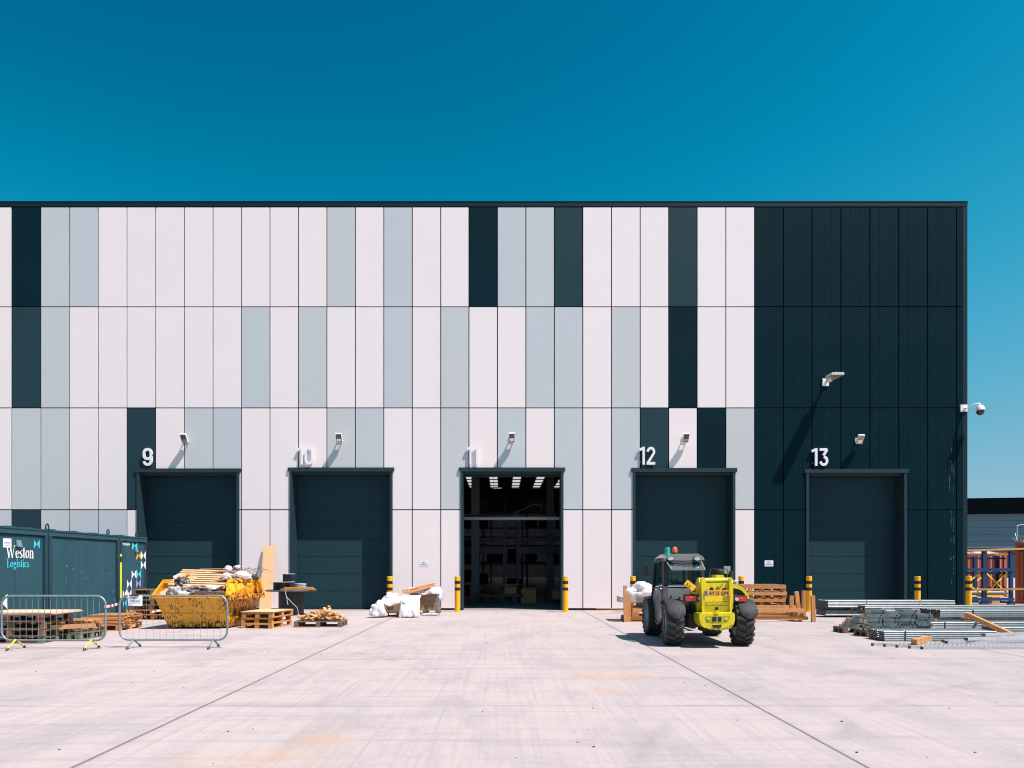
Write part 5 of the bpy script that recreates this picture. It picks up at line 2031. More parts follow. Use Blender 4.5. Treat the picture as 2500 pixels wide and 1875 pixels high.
# boom, running forward between cab and engine
m = MB()
m.beam((0.16, 14.25 - TY, 1.16), (0.16, 16.9 - TY, 0.86), 0.24, 0.26)
m.build("boom", LIMEY, TEL, bevel=0.015)
m = MB()
m.beam((0.16, 16.7 - TY, 0.885), (0.16, 17.4 - TY, 0.70), 0.18, 0.20)
m.box(0.02, 0.30, 17.3 - TY, 17.42 - TY, 0.25, 0.85)
m.build("boom_head", LIMEY, TEL, bevel=0.012)
m = MB()
m.box(-0.42, 0.74, 17.43 - TY, 17.48 - TY, 0.22, 0.30)
m.box(-0.42, 0.74, 17.43 - TY, 17.48 - TY, 0.52, 0.60)
for x in (-0.2, 0.52):
    m.box(x - 0.05, x + 0.05, 17.48 - TY, 17.52 - TY, 0.06, 0.62)
    m.box(x - 0.05, x + 0.05, 17.52 - TY, 18.5 - TY, 0.05, 0.09)
m.build("fork_carriage", DKGREY, TEL)
slab([(1395, 455), (1490, 452), (1515, 510), (1400, 515)], 14.6, 0.35, "boom_hump", LIMEY, bevel=0.02)
m = MB()
m.tube([T(1300, 540, 14.15), T(1318, 380, 14.3), T(1345, 372, 14.3), T(1530, 372, 14.3), T(1545, 385, 14.3), T(1530, 535, 14.15)], 0.007, 6)
m.tube([T(1500, 540, 14.1), T(1460, 600, 14.07), T(1420, 640, 14.06)], 0.006, 6)
m.build("hose_guard", BLACK, TEL, smooth=50)
m = MB()
m.lathe([(0.02, 0.05), (0.06, 0.06), (0.088, 0.03), (0.095, 0.0), (0.088, -0.03), (0.05, -0.04)], Matrix.Translation(T(1440, 408, 14.9)) @ Matrix.Scale(1.0, 4), 24)
m.build("air_cap", DKGREY, TEL, smooth=45)
m = MB()
m.cyl(T(1592, 500, 14.9), T(1588, 400, 14.9), 0.04, 0.045, 16)
m.build("exhaust_pipe", M("burnt exhaust", (0.05, 0.04, 0.032), 0.6, 0.3, var=0.4), TEL, smooth=40)
m = MB()
m.lathe([(0.02, 0.045), (0.06, 0.04), (0.075, 0.02), (0.07, 0.0), (0.02, -0.005)], Matrix.Translation(T(1640, 548, 14.8)), 20)
m.cyl(T(1640, 550, 14.8), T(1640, 600, 14.8), 0.035, seg=12)
m.build("air_intake", M("intake cap grey", (0.30, 0.32, 0.34), 0.5), TEL, smooth=40)

# engine side: arched yellow hood over a black bay
hood = [(1612, 575), (1660, 575), (1720, 600), (1775, 645), (1815, 705), (1840, 770), (1842, 812), (1812, 812), (1800, 760), (1775, 705), (1735, 660), (1690, 640), (1640, 628), (1612, 620)]
slab(hood, 14.48, 1.35, "engine_hood", LIMEY, bevel=0.012, smooth=40)
slab([(1612, 625), (1690, 645), (1735, 668), (1772, 712), (1798, 765), (1806, 815), (1612, 830)], 14.56, 1.2, "engine_bay", BLACK, bevel=0.01)
m = MB()
for k in range(5):
    m.tube([T(1618, 640 + k * 30, 14.54), T(1650, 650 + k * 26, 14.50), T(1690, 690 + k * 18, 14.54)], 0.01, 6)
m.build("hose", M("hose rubber", (0.05, 0.055, 0.06), 0.5), TEL, smooth=40)
m = MB()
m.beam(T(1600, 720, 14.35), T(1790, 732, 14.35), 0.03, 0.012)
m.build("lamp_bracket", GREYP, TEL)
slab([(1640, 830), (1680, 830), (1672, 960), (1640, 960)], 14.3, 0.05, "side_stay", LIMEY, bevel=0.006)

# tail lamps
for (x0, x1, y0, y1, flip) in ((985, 1205, 712, 805, 0), (1600, 1800, 728, 812, 1)):
    h = slab([(x0, y0), (x1, y0 + 4), (x1, y1), (x0, y1)], 14.16, 0.14, "lamp_housing", BLACK, bevel=0.01)
    if not flip:
        a = slab([(x0 + 8, y0 + 16), (x0 + 148, y0 + 14), (x0 + 148, y1 - 12), (x0 + 8, y1 - 10)], 14.11, 0.06, "tail_lamp", REDL, h, bevel=0.016)
        c = T(x0 + 195, (y0 + y1) / 2, 14.13)
    else:
        a = slab([(x0 + 75, y0 + 8), (x1 - 10, y0 + 8), (x1 - 8, y1 - 10), (x0 + 75, y1 - 12)], 14.11, 0.06, "tail_lamp", REDL, h, bevel=0.016)
        c = T(x0 + 68, (y0 + y1) / 2, 14.105)
    m = MB()
    m.cyl(c, c + Vector((0, 0.05, 0)), 0.034, seg=18)
    m.build("reverse_lamp", CLEARL, h, smooth=40)
    m = MB()
    m.prism([T(p[0], p[1], 14.105) for p in ((x0 + (60 if not flip else 105), y0 + 22), (x0 + (100 if not flip else 145), y0 + 22), (x0 + (100 if not flip else 145), y0 + 42), (x0 + (60 if not flip else 105), y0 + 42))], (0, 0.03, 0))
    m.build("indicator", ORANGEL, h)

# left rear bodywork with wheel-arch cut-out
slab([(765, 612), (800, 606), (1085, 608), (1105, 700), (1105, 935), (1070, 935), (1035, 880), (1000, 838), (960, 805), (905, 785), (765, 775)], 14.55, 0.45, "rear_body", GREYP, bevel=0.02)
slab([(1140, 800), (1212, 800), (1212, 935), (1140, 935)], 14.2, 0.35, "tank_box", LIMEY, bevel=0.012)
m = MB()
m.prism([T(765, 604, 14.55), T(1085, 604, 14.55), T(1105, 582, 14.98), T(762, 584, 14.98)], (0, 0, -0.03))
m.build("cowl_top", M("cowl highlight", (0.50, 0.53, 0.55), 0.28, var=0.18, scale=8, coat=0.4), TEL, bevel=0.008)  # white reflection on the grey cowl is put into a pale colour
m = MB()
for (cx, cy) in ((800, 735), (915, 750)):
    c = T(cx, cy, 14.54)
    m.cyl(c, c + Vector((0, 0.02, 0)), 0.02, seg=12)
m.build("body_plug", BLACK, TEL)

# yellow strut lock hanging beside the tower
m = MB()
m.beam(T(992, 545, 14.2), T(1108, 640, 14.15), 0.11, 0.10, up=(0, 1, 0))
m.build("safety_strut", AMBER, TEL, bevel=0.008)
m = MB()
m.tube([T(1060, 650, 14.15), T(1085, 690, 14.15), T(1135, 690, 14.15), T(1150, 660, 14.15)], 0.014, 6)
m.beam(T(1120, 630, 14.18), T(1210, 625, 14.2), 0.09, 0.06)
m.build("strut_arm", AMBER, TEL, bevel=0.004)
m = MB()
for (cx, cy) in ((1020, 572), (1048, 598), (1100, 632)):
    c = T(cx, cy, 14.11)
    m.cyl(c, c + Vector((0, 0.03, 0)), 0.014, seg=8)
m.build("strut_hole", BLACK, TEL)

# ---------------------------------------------------------------- cab
XLc, XRc = -0.70, 0.06
YRr, YRf = 15.0 - TY, 16.25 - TY
prof = [(15.02, 0.56), (15.0, 1.28), (15.03, 1.62), (15.25, 1.675), (15.60, 1.68), (15.98, 1.60), (16.18, 1.0), (16.28, 0.82), (16.0, 0.36), (15.58, 0.32), (15.12, 0.46)]
prof = [(y - TY, z) for y, z in prof]
# side frames
for x in (XLc, XRc):
    m = MB()
    n = len(prof)
    for i in range(n):
        a, b = prof[i], prof[(i + 1) % n]
        m.beam((x, a[0], a[1]), (x, b[0], b[1]), 0.055, 0.06, up=(1, 0, 0))
    m.beam((x, 15.03 - TY, 1.12), (x, 16.14 - TY, 1.05), 0.035, 0.035, up=(1, 0, 0))
    m.build("cab_frame", BLACK if x < 0 else DKGREY, TEL, bevel=0.006)
m = MB()
m.prism([(XLc - 0.035, y - TY, z) for y, z in ((14.975, 1.63), (15.15, 1.65), (15.13, 1.10), (15.30, 0.80), (15.20, 0.46), (15.08, 0.46), (14.975, 0.58))], (0.05, 0, 0))
m.prism([(XLc - 0.03, 14.972 - TY, 0.60), (XLc + 0.075, 14.972 - TY, 0.60), (XLc + 0.075, 14.972 - TY, 1.63), (XLc - 0.03, 14.972 - TY, 1.63)], (0, 0.02, 0))
m.build("corner_pillar", BLACK, TEL)
m = MB()
fr = [(15.14, 1.66), (15.60, 1.675), (15.97, 1.59), (16.17, 1.0), (16.27, 0.82), (15.99, 0.37), (15.58, 0.33), (15.2, 0.46)]
for i in range(len(fr) - 1):
    m.beam((XLc - 0.02, fr[i][0] - TY, fr[i][1]), (XLc - 0.02, fr[i + 1][0] - TY, fr[i + 1][1]), 0.045, 0.03, up=(1, 0, 0))
m.build("door_seal", BLACK, TEL)
# door skin below the window, with its pale swoosh
m = MB()
low = [(15.06, 0.58), (15.06, 1.08), (16.1, 1.02), (16.22, 0.82), (15.97, 0.40), (15.58, 0.36), (15.14, 0.49)]
m.prism([(XLc - 0.012, y - TY, z) for y, z in low], (0.02, 0, 0))
do = m.build("door", GREYP, TEL)
m = MB()
pts = []
for k in range(11):
    a = R(200 - 150 * k / 10)
    pts.append((XLc - 0.02, 15.55 - TY + 0.34 * math.cos(a) * 0.9, 0.62 + 0.40 * math.sin(a)))
for k in range(10):
    p0, p1 = Vector(pts[k]), Vector(pts[k + 1])
    m.beam(p0, p1, 0.02, 0.05 + 0.012 * k, up=(0, (p1 - p0).z, -(p1 - p0).y))
m.build("door_swoosh", M("silver swoosh", (0.36, 0.37, 0.38), 0.35, 0.3), do)
m = MB()
m.prism([(XLc + 0.0, y - TY, z) for y, z in ((15.06, 1.10), (15.07, 1.60), (15.27, 1.65), (15.6, 1.655), (15.93, 1.56), (16.1, 1.04))], (0.006, 0, 0))
m.build("side_window", WINDOW, TEL)
m = MB()
m.prism([(XRc - 0.006, y - TY, z) for y, z in ((15.06, 1.10), (15.07, 1.60), (15.27, 1.65), (15.6, 1.655), (15.93, 1.56), (16.1, 1.04))], (0.006, 0, 0))
m.build("side_window", WINDOW, TEL)
m = MB()
m.tube([(XLc - 0.03, 15.12 - TY, 1.15), (XLc - 0.06, 15.14 - TY, 1.17), (XLc - 0.06, 15.26 - TY, 1.17), (XLc - 0.03, 15.28 - TY, 1.15)], 0.012, 8)
m.build("door_handle", BLACK, do, smooth=40)
# back and front of the cab
m = MB()
m.box(XLc + 0.02, XRc - 0.02, YRr - 0.01, YRr + 0.03, 0.56, 1.16)
m.box(XLc + 0.02, XRc - 0.02, YRr - 0.012, YRr + 0.03, 1.62, 1.70)
m.build("rear_panel", GREYP, TEL, bevel=0.008)
m = MB()
m.box(XRc - 0.045, XRc - 0.002, YRr - 0.015, YRr + 0.04, 1.15, 1.64)
m.box(XLc + 0.002, XLc + 0.075, YRr - 0.015, YRr + 0.04, 1.15, 1.64)
m.build("rear_pillar", DKGREY, TEL, bevel=0.006)
m = MB()
m.box(XLc + 0.03, XRc - 0.03, 16.14 - TY, 16.16 - TY, 0.4, 1.0)
for k in range(5):
    x = XLc + 0.12 + k * 0.13
    m.cyl((x, 16.15 - TY, 1.0), (x, 16.03 - TY, 1.6), 0.008, seg=6)
m.build("front_grille", BLACK, TEL)
m = MB()
m.box(XLc, XRc, 15.1 - TY, 16.2 - TY, 0.42, 0.46)
m.build("cab_floor", DKGREY, TEL)
# roof
m = MB()
ro = [(XLc - 0.035, 1.64), (XLc - 0.02, 1.70), (XLc + 0.10, 1.785), (XRc - 0.10, 1.79), (XRc + 0.0, 1.73), (XRc + 0.03, 1.66)]
m.prism([(x, YRr - 0.04, z) for x, z in ro], (0, 0.98, 0))
m.build("roof", M("cab roof grey", (0.24, 0.23, 0.232), 0.4, var=0.08, coat=0.15), TEL, bevel=0.025, smooth=40)
# rear window flap, propped open
m = MB()
fp = [T(735, 268, 14.96), T(1195, 272, 14.96), T(1246, 382, 14.55), T(810, 384, 14.55)]
m.prism(fp, (0, 0.004, -0.004))
fo = m.build("rear_flap", FLAPG, TEL)
m = MB()
for i in range(4):
    m.beam(fp[i], fp[(i + 1) % 4], 0.022, 0.022)
m.build("flap_frame", GREYP, fo)
m = MB()
m.tube([T(735, 262, 14.93), T(940, 268, 14.88), T(1195, 262, 14.93)], 0.010, 6)
m.build("wiper", BLACK, TEL)
# driver's seat, dark behind the opening
m = MB()
m.box(-0.52, -0.12, 15.28 - TY, 15.40 - TY, 0.72, 1.22)
m.box(-0.52, -0.12, 15.28 - TY, 15.75 - TY, 0.62, 0.74)
m.build("driver_seat", BLACK, TEL, bevel=0.05, smooth=40)
m = MB()
m.tube([(-0.32 + 0.16 * math.cos(a), 15.92 - TY + 0.05 * math.sin(a), 1.10 + 0.14 * math.sin(a)) for a in [2 * math.pi * k / 20 for k in range(20)]], 0.014, 6, closed=True)
m.cyl((-0.32, 15.92 - TY, 1.10), (-0.32, 16.05 - TY, 0.75), 0.03, seg=10)
m.build("steering_wheel", BLACK, TEL, smooth=40)
m = MB()
m.obox((-0.10, 15.95 - TY, 1.30), (0.05, 0.05, 0.55))
m.build("inner_post", BLACK, TEL)
# work lamps on the roof edge
for cx, cy in ((790, 231), (1142, 233)):
    c = T(cx, cy, 14.90)
    Xl = Matrix.Translation(c) @ Matrix.Rotation(R(90), 4, 'X') @ Matrix.Scale(1.4, 4, (1, 0, 0))
    m = MB()
    m.lathe([(0.02, -0.07), (0.045, -0.05), (0.052, 0.0), (0.050, 0.02)], Xl, 20)
    b = m.build("work_lamp", BLACK, TEL, smooth=40)
    m = MB()
    m.lathe([(0.044, 0.018), (0.044, 0.024), (0.02, 0.030)], Xl, 20)
    m.build("lens", CHROME, b, smooth=40)
# beacons and aerial
for cx, cyb, mt in ((753, 172, GREENL), (850, 168, ORANGEL)):
    base = T(cx, cyb, 15.2)
    base.z = 1.788
    Xl = Matrix.Translation(base)
    m = MB()
    m.lathe([(0.062, -0.02), (0.062, 0.015), (0.054, 0.03), (0.054, 0.032)], Xl, 24)
    b = m.build("beacon", BLACK if mt is ORANGEL else GREENL, TEL, smooth=40)
    m = MB()
    if mt is GREENL:
        m.lathe([(0.052, 0.032), (0.050, 0.125), (0.042, 0.138), (0.01, 0.142)], Xl, 24)
    else:
        m.lathe([(0.055, 0.032), (0.054, 0.07), (0.046, 0.115), (0.028, 0.142), (0.008, 0.15)], Xl, 24)
    m.build("beacon_lens", mt, b, smooth=40)
m = MB()
a = T(1083, 180, 15.3)
m.tube([Vector((a.x, a.y, 1.78)), T(1080, 90, 15.3), T(1070, 12, 15.3)], 0.005, 6)
m.cyl((a.x, a.y, 1.78), (a.x, a.y, 1.83), 0.012, seg=8)
m.cyl((a.x - 0.035, a.y, 1.78), (a.x - 0.035, a.y, 1.825), 0.012, seg=8)
m.build("aerial", BLACK, TEL)
# mirrors
m = MB()
c = T(458, 400, 16.1)
m.obox(c, (0.125, 0.06, 0.215))
mo = m.build("mirror", BLACK, TEL, bevel=0.028, smooth=45)
m = MB()
m.tube([c + Vector((0.05, 0, 0.07)), T(540, 350, 16.1), T(555, 380, 16.1), T(565, 420, 16.1)], 0.010, 8)
m.build("mirror_arm", BLACK, mo, smooth=40)
m = MB()
c = T(1535, 385, 16.6)
m.obox(c, (0.16, 0.05, 0.19))
mo = m.build("mirror", BLACK, TEL, bevel=0.02, smooth=45)
m = MB()
m.obox(c + Vector((0, -0.028, 0.0)), (0.14, 0.006, 0.165))
m.build("mirror_glass", M("mirror glass", (0.7, 0.75, 0.78), 0.06, 1.0, var=0.0), mo)
m = MB()
m.tube([c + Vector((0, 0, -0.09)), T(1545, 520, 16.6), T(1545, 600, 16.5)], 0.012, 8)
m.build("mirror_arm", BLACK, mo, smooth=40)

# ================================================================= timber cradle with upright posts behind the telehandler
t = thing("timber_cradle", "long new timber cradle with upright posts at both ends behind the telehandler", "timber frame", (6.0, 20.9, 0))
for (y, z, x0, x1) in ((-0.55, 0.32, -2.4, 2.35), (0.45, 0.36, -2.4, 2.55), (-0.5, 0.10, -2.55, 2.45), (0.5, 0.12, -2.4, 2.5)):
    m = MB()
    m.box(x0, x1, y - 0.035, y + 0.035, z - 0.045, z + 0.045)
    m.build("base_rail", PINE, t)
for (x, y, top, ln, mt) in ((-2.60, -0.62, 0.80, 0.0, 0), (-2.50, -0.52, 0.74, 0.0, 0), (-2.44, 0.35, 0.98, -0.02, 0), (2.56, -0.62, 0.73, -0.02, 0), (2.32, -0.30, 0.83, -0.10, 0), (2.20, 0.0, 0.70, 0.0, 0), (2.72, 0.42, 0.83, 0.0, 0)):
    m = MB()
    m.beam((x, y, 0.0), (x + ln, y, top), 0.10, 0.085, up=(0, 1, 0))
    m.build("post", PINEZ, t)
for x in (-2.3, 2.30):
    m = MB()
    m.box(x - 0.10, x + 0.10, -0.45, 0.40, 0.12, 0.30)
    m.build("cross_block", PINEY, t)
pallet("new", (4.05, 20.75, 0.0), 0.0, "new pallet on the ground behind the telehandler's left wheels", lx=1.3, ly=0.8)
pallet("old", (4.15, 20.9, 0.38), 0.02, "grey weathered pallet under the wrapped boards behind the cab", lx=1.2, ly=0.7)
m = MB()
m.box(-0.75, 0.6, -0.35, 0.35, 0, 0.16)
one(m, "wrapped_boards", M("filmed boards", (0.42, 0.37, 0.34), 0.4, var=0.3, scale=6, stretch=(0.5, 2, 5)), "bundle of boards in clear film behind the cab", "boards", None, (4.05, 20.9, 0.526))
film((4.05, 20.9, 0.80), (0.56, 0.40, 0.26), FILM, "white plastic heaped over the boards left of the cab", 31, "plastic_sheet")
film((4.45, 20.9, 0.80), (0.30, 0.30, 0.20), FILM, "white plastic sheet on the boards just beside the cab", 32, "plastic_sheet")
m = MB()
m.beam((3.05, 24.0, 0.16), (4.4, 23.9, 0.15), 0.10, 0.03)
one(m, "plank", PINE, "thin plank raised off the ground by the wall left of the telehandler", "plank")
m = MB()
m.box(4.0, 4.4, 23.85, 23.98, 0, 0.135)
one(m, "timber_block", OLDW, "dark timber block under the thin plank by the wall", "timber")

# stack of large new pallets to the right of the telehandler
G5 = "tall new pallets stacked right of the telehandler"
for k, lab in enumerate(("lowest large new pallet in the stack right of the telehandler", "second large new pallet in the stack right of the telehandler", "third large new pallet in the stack right of the telehandler", "fourth large new pallet in the stack right of the telehandler", "top large new pallet in the stack right of the telehandler")):
    t = thing("pallet", lab, "pallet", (7.72 + (0, .01, -.01, .02, 0)[k], 22.3, 0.198 * k), (0, .01, -.012, .006, -.01)[k], G5)
    for y in (-0.56, 0, 0.56):
        m = MB()
        m.box(-0.64, 0.64, y - 0.045, y + 0.045, 0.088, 0.176)
        m.build("bearer", PINE, t)
    m = MB()
    for i in range(6):
        m.box(-0.64 + i * 0.236, -0.54 + i * 0.236, -0.6, 0.6, 0.1765, 0.197)
    m.build("deck", PINEY, t)
    for x in (-0.58, -0.05, 0.58):
        for y in (-0.52, 0.52):
            m = MB()
            m.box(x - 0.055, x + 0.055, y - 0.06, y + 0.06, 0.0, 0.0875)
            m.build("block", PINE, t)

# ================================================================= galvanised steel bundles on the right
CH = CH


def channel_mesh(length, w=0.075, h=0.062):
    """closed lipped channel: soft shoulders, solid ends with black plates for the shade inside"""
    m = MB()
    a, b = w / 2, w / 2 - 0.006
    prof = [(-b, 0.0), (b, 0.0), (a, 0.006), (a, h - 0.010), (b, h - 0.002), (b - 0.006, h), (-b + 0.006, h), (-b, h - 0.002), (-a, h - 0.010), (-a, 0.006)]
    m.prism([(0, y, z) for y, z in prof], (length, 0, 0), 0)
    inn = [(y * 0.84, h * 0.5 + (z - h * 0.5) * 0.80) for y, z in prof]
    for x in (-0.002, length):
        m.prism([(x, y, z) for y, z in inn], (0.002, 0, 0), 1)  # black plate stands for the dark inside of the channel
    return m


def bundle(x, y, z, length, nx, nz, label, rz=0.0, w=0.066, h=0.040, mat=GALV, straps=(), strapmat=None, gap=None):
    t = thing("steel_bundle", label, "steel bundle", (x, y, z), rz, "strapped bundles of galvanised channels")
    q = channel_mesh(length, w, h).build("channel", [mat, BLACK])
    data = q.data
    bpy.data.objects.remove(q)
    random.seed(int(abs(x * 100 + y * 10 + z * 7)))
    for i in range(nx):
        yy = (i + 0.5) * (w + 0.002) + (0.03 if gap and i >= gap else 0)
        for k in range(nz):
            use(data, "channel", t, (random.uniform(-0.012, 0.012), yy, k * (h + 0.002)))
    W_, H_ = nx * (w + 0.002) + (0.03 if gap else 0), nz * (h + 0.002)
    for s in straps:
        m = MB()
        m.box(s, s + 0.025, -0.004, -0.001, -0.0, H_ + 0.002)
        m.box(s, s + 0.025, -0.004, W_ + 0.003, H_ + 0.001, H_ + 0.004)
        m.build("strap", strapmat or BLACK, t)
    return t


def spacer(x, y, z, ly, label, s=0.08, mat=PINEY):
    m = MB()
    m.box(x - s / 2, x + s / 2, y, y + ly, z, z + s)
    one(m, "timber_spacer", mat, label, "timber")


# rear pile by the wall
spacer(10.4, 22.15, 0.0, 0.9, "pale timber spacer on the ground under the rear steel pile", 0.05)
spacer(12.4, 22.15, 0.0, 0.9, "timber spacer under the right part of the rear steel pile", 0.05)
bundle(9.70, 22.1, 0.052, 3.85, 10, 4, "lower bundle of the rear steel pile nearest door thirteen", straps=(1.2, 2.8), strapmat=GALVW)
spacer(10.5, 22.1, 0.245, 0.8, "timber spacer between the two bundles of the rear steel pile", 0.055)
spacer(12.6, 22.1, 0.245, 0.8, "second timber spacer between the two bundles of the rear steel pile", 0.055)
bundle(9.75, 22.05, 0.302, 3.8, 10, 5, "upper bundle of the rear steel pile with pale straps", straps=(1.15, 2.75), strapmat=GALVW)
# long bundle behind the middle
bundle(10.0, 20.3, 0.20, 9.0, 6, 6, "long bundle behind the short channel stack reaching past the corner", straps=(4.4, 7.9), gap=3)
bundle(10.25, 20.35, 0.0, 8.8, 6, 4, "long bundle at ground level under the one reaching past the corner", gap=3)
# middle pile
bundle(10.28, 18.0, 0.0, 8.0, 10, 4, "low bundle in the middle of the steel yard with one black strap", straps=(0.52, 5.0))
spacer(11.6, 17.85, 0.192, 1.3, "timber spacer jutting out between the middle steel bundles", 0.05, PINEY)
spacer(10.6, 18.0, 0.192, 1.1, "short timber spacer at the left end of the middle steel pile", 0.05, PINEY)
spacer(14.2, 18.0, 0.192, 1.1, "timber spacer under the right part of the middle steel pile", 0.05, PINEY)
bundle(11.05, 18.6, 0.243, 8.0, 12, 4, "double bundle on timber spacers with two black strapped bands", straps=(0.82, 2.75, 5.2), gap=6, w=0.070, h=0.046)
# nearer right bundle
bundle(11.2, 16.75, 0.0, 6.0, 7, 4, "bundle ending just left of the leaning orange beam", straps=(1.35, 3.6), strapmat=M("green strap", (0.02, 0.16, 0.15), 0.4), h=0.036)
# front pair
bundle(7.80, 15.05, 0.0, 2.30, 8, 5, "near pair of shorter bundles in front of the channel stacks", straps=(0.42,), w=0.078, h=0.040, gap=3, strapmat=M("dark green strap", (0.012, 0.06, 0.07), 0.4))

# loose perforated profiles at the front
def perforated(x0, y0, x1, y1, z, k):
    p0, p1 = Vector((x0, y0, z)), Vector((x1, y1, z))
    ln = (p1 - p0).length
    rz = math.atan2(y1 - y0, x1 - x0)
    t = thing("perforated_profile", PERF[k], "steel profile", p0, rz, "loose perforated steel profiles at the front of the steel yard")
    m = MB()
    m.box(0, ln, -0.05, 0.05, 0.050, 0.054)
    m.box(0, ln, -0.05, -0.046, 0.0, 0.0497)
    m.box(0, ln, 0.046, 0.05, 0.0, 0.0497)
    m.build("section", GALVW, t)
    m = MB()
    n = int(ln / 0.085)
    for i in range(n):
        for yy in (-0.022, 0.022):
            m.box(0.03 + i * 0.085, 0.063 + i * 0.085, yy - 0.010, yy + 0.010, 0.0543, 0.0549)
    m.build("slot", BLACK, t)


PERF = ["nearest loose perforated profile lying along the ground", "second nearest loose perforated profile along the ground", "third loose perforated profile from the camera, under the short orange beam", "fourth loose perforated profile from the camera, under the short orange beam",
        "rearmost flat loose perforated profile with a chipped left end", "front profile of the pair fanning up to the right", "rear profile of the pair fanning up to the right", "crossing profile resting on the fanned pair", "upper perforated profile at the right edge of the fan"]
for k, a in enumerate(((7.75, 13.62, 13.0, 13.66, 0.0), (7.60, 13.76, 13.1, 13.82, 0.0), (7.45, 13.92, 12.9, 14.0, 0.0), (7.30, 14.08, 13.0, 14.2, 0.0), (7.15, 14.24, 12.8, 14.45, 0.0),
                       (8.5, 14.12, 13.2, 14.75, 0.057), (8.55, 14.30, 13.2, 15.0, 0.057), (8.9, 14.15, 13.1, 15.05, 0.113), (9.4, 14.4, 13.3, 15.35, 0.169))):
    perforated(*a, k)

# orange timbers
for k, (z, lab) in enumerate(((0.058, "lower short orange beam lying across the loose profiles"), (0.108, "upper short orange beam lying across the loose profiles"))):
    m = MB()
    a, b = P(2231, 1577, 13.85), P(2268, 1560, 14.6)
    a.z = b.z = z + 0.03
    m.beam(a, b, 0.10, 0.048)
    one(m, "timber_beam", PINEY, lab, "timber", "short orange beams on the loose profiles", bevel=0.004)
for k, (dy, lab) in enumerate(((0.0, "front orange beam leaning down from the middle steel pile"), (0.085, "rear orange beam leaning down from the middle steel pile"))):
    m = MB()
    a, b = P(2364, 1500, 17.6), P(2474, 1551, 15.75)
    a.y += dy
    b.y += dy
    m.beam(a, b, 0.075, 0.085)
    one(m, "timber_beam", PINE, lab, "timber", "orange beams leaning on the steel pile", bevel=0.004)

# short channels stacked on two pallets
pallet("old", (8.27, 17.15, 0), 0.0, "dark pallet under the small stack of short channels", lx=0.9, ly=0.55, h=0.13)
pallet("old", (8.62, 16.3, 0), 0.0, "dark pallet under the large stack of short channels", lx=1.4, ly=0.62, h=0.13)
m = MB()
L0, W0, H0 = 0.33, 0.15, 0.05
m.box(0, L0, 0, 0.004, 0, H0)
m.box(0, L0, 0.0043, W0, H0 - 0.004, H0)
m.box(0, L0, W0 - 0.004, W0 - 0.0003, 0, H0 - 0.0043)
m.box(0, 0.004, 0.0043, W0 - 0.0043, 0.0, H0 - 0.0043, 2)
m.box(0.05, 0.065, -0.0012, -0.0003, 0.018, 0.032, 1)
m.box(L0 - 0.09, L0 - 0.055, -0.0012, -0.0003, 0.010, 0.040, 1)
ob = m.build("short_channel", [GALV, BLACK, TANEND])
sc_data = ob.data
bpy.data.objects.remove(ob)
random.seed(14)
for k in range(9):
    nx = 4 if k < 7 else 3
    off = random.uniform(-0.05, 0.06)
    for i in range(nx):
        for j in range(2 if k > 1 else 3):
            if k == 8 and i == 1:
                continue
            p = use(sc_data, "short_channel", None, (7.97 + off + i * (L0 + 0.012) + random.uniform(-0.03, 0.03) + (0.1 if k == 8 else 0), 16.03 + j * 0.19 + random.uniform(-0.012, 0.012), 0.131 + k * (H0 + 0.001)), (0, 0, random.uniform(-0.03, 0.03)))
            tag(p, "short galvanised channel in the large brick-like stack on the dark pallet", "steel channel", "short channels on the larger pallet")
for k in range(5):
    for i in range(2):
        for j in range(2):
            if k == 4 and (i or j):
                continue
            p = use(sc_data, "short_channel", None, (7.90 + 0.04 * k + i * (L0 + 0.02) + random.uniform(-0.03, 0.03), 16.9 + j * 0.2, 0.131 + k * (H0 + 0.001)), (0, 0, random.uniform(-0.12, 0.04)))
            tag(p, "short galvanised channel in the small untidy stack on the dark pallet", "steel channel", "short channels on the smaller pallet")

# ================================================================= beyond the corner
# blue rack frames with timber rails
t = thing("rack_frame_stack", "blue steel rack frames standing with pine rails beyond the building corner", "rack frames", (19.3, 29.6, 0))
o = (-19.3, -29.6, 0)
for (x, y, top, wd) in ((19.35, 29.6, 2.22, 0.15), (20.42, 29.6, 2.15, 0.12), (17.9, 29.6, 2.1, 0.12), (20.7, 31.6, 2.0, 0.12), (18.85, 31.6, 1.95, 0.12), (20.0, 31.2, 1.95, 0.12), (21.2, 31.6, 2.0, 0.12), (18.2, 32.0, 1.9, 0.12)):
    m = MB()
    m.box(x - wd / 2, x + wd / 2, y - 0.06, y + 0.06, 0.08, top)
    m.box(x - wd, x + wd, y - 0.08, y + 0.08, 0.0, 0.10)
    m.build("post", RACKB, t, loc=o)
for (z, y, h) in ((1.34, 29.52, 0.12), (0.16, 29.52, 0.12), (1.20, 31.5, 0.10), (1.84, 31.5, 0.06), (0.10, 31.5, 0.10), (0.62, 31.5, 0.05)):
    m = MB()
    m.box(17.7, 20.5 if y < 30 else 21.5, y - 0.02, y + 0.02, z, z + h)
    m.build("beam", RACKB, t, loc=o)
m = MB()
for (a, b) in (((18.9, 31.4, 1.2), (19.9, 31.4, 0.45)), ((20.6, 31.4, 1.2), (19.5, 31.4, 0.4)), ((19.9, 31.4, 0.8), (20.7, 31.4, 0.35)), ((18.9, 31.4, 0.3), (20.7, 31.4, 0.3)), ((21.0, 31.4, 0.4), (21.3, 31.4, 1.3))):
    m.beam(a, b, 0.02, 0.06, up=(0, 0.3, 1))
m.build("brace", YBR, t, loc=o)
m = MB()
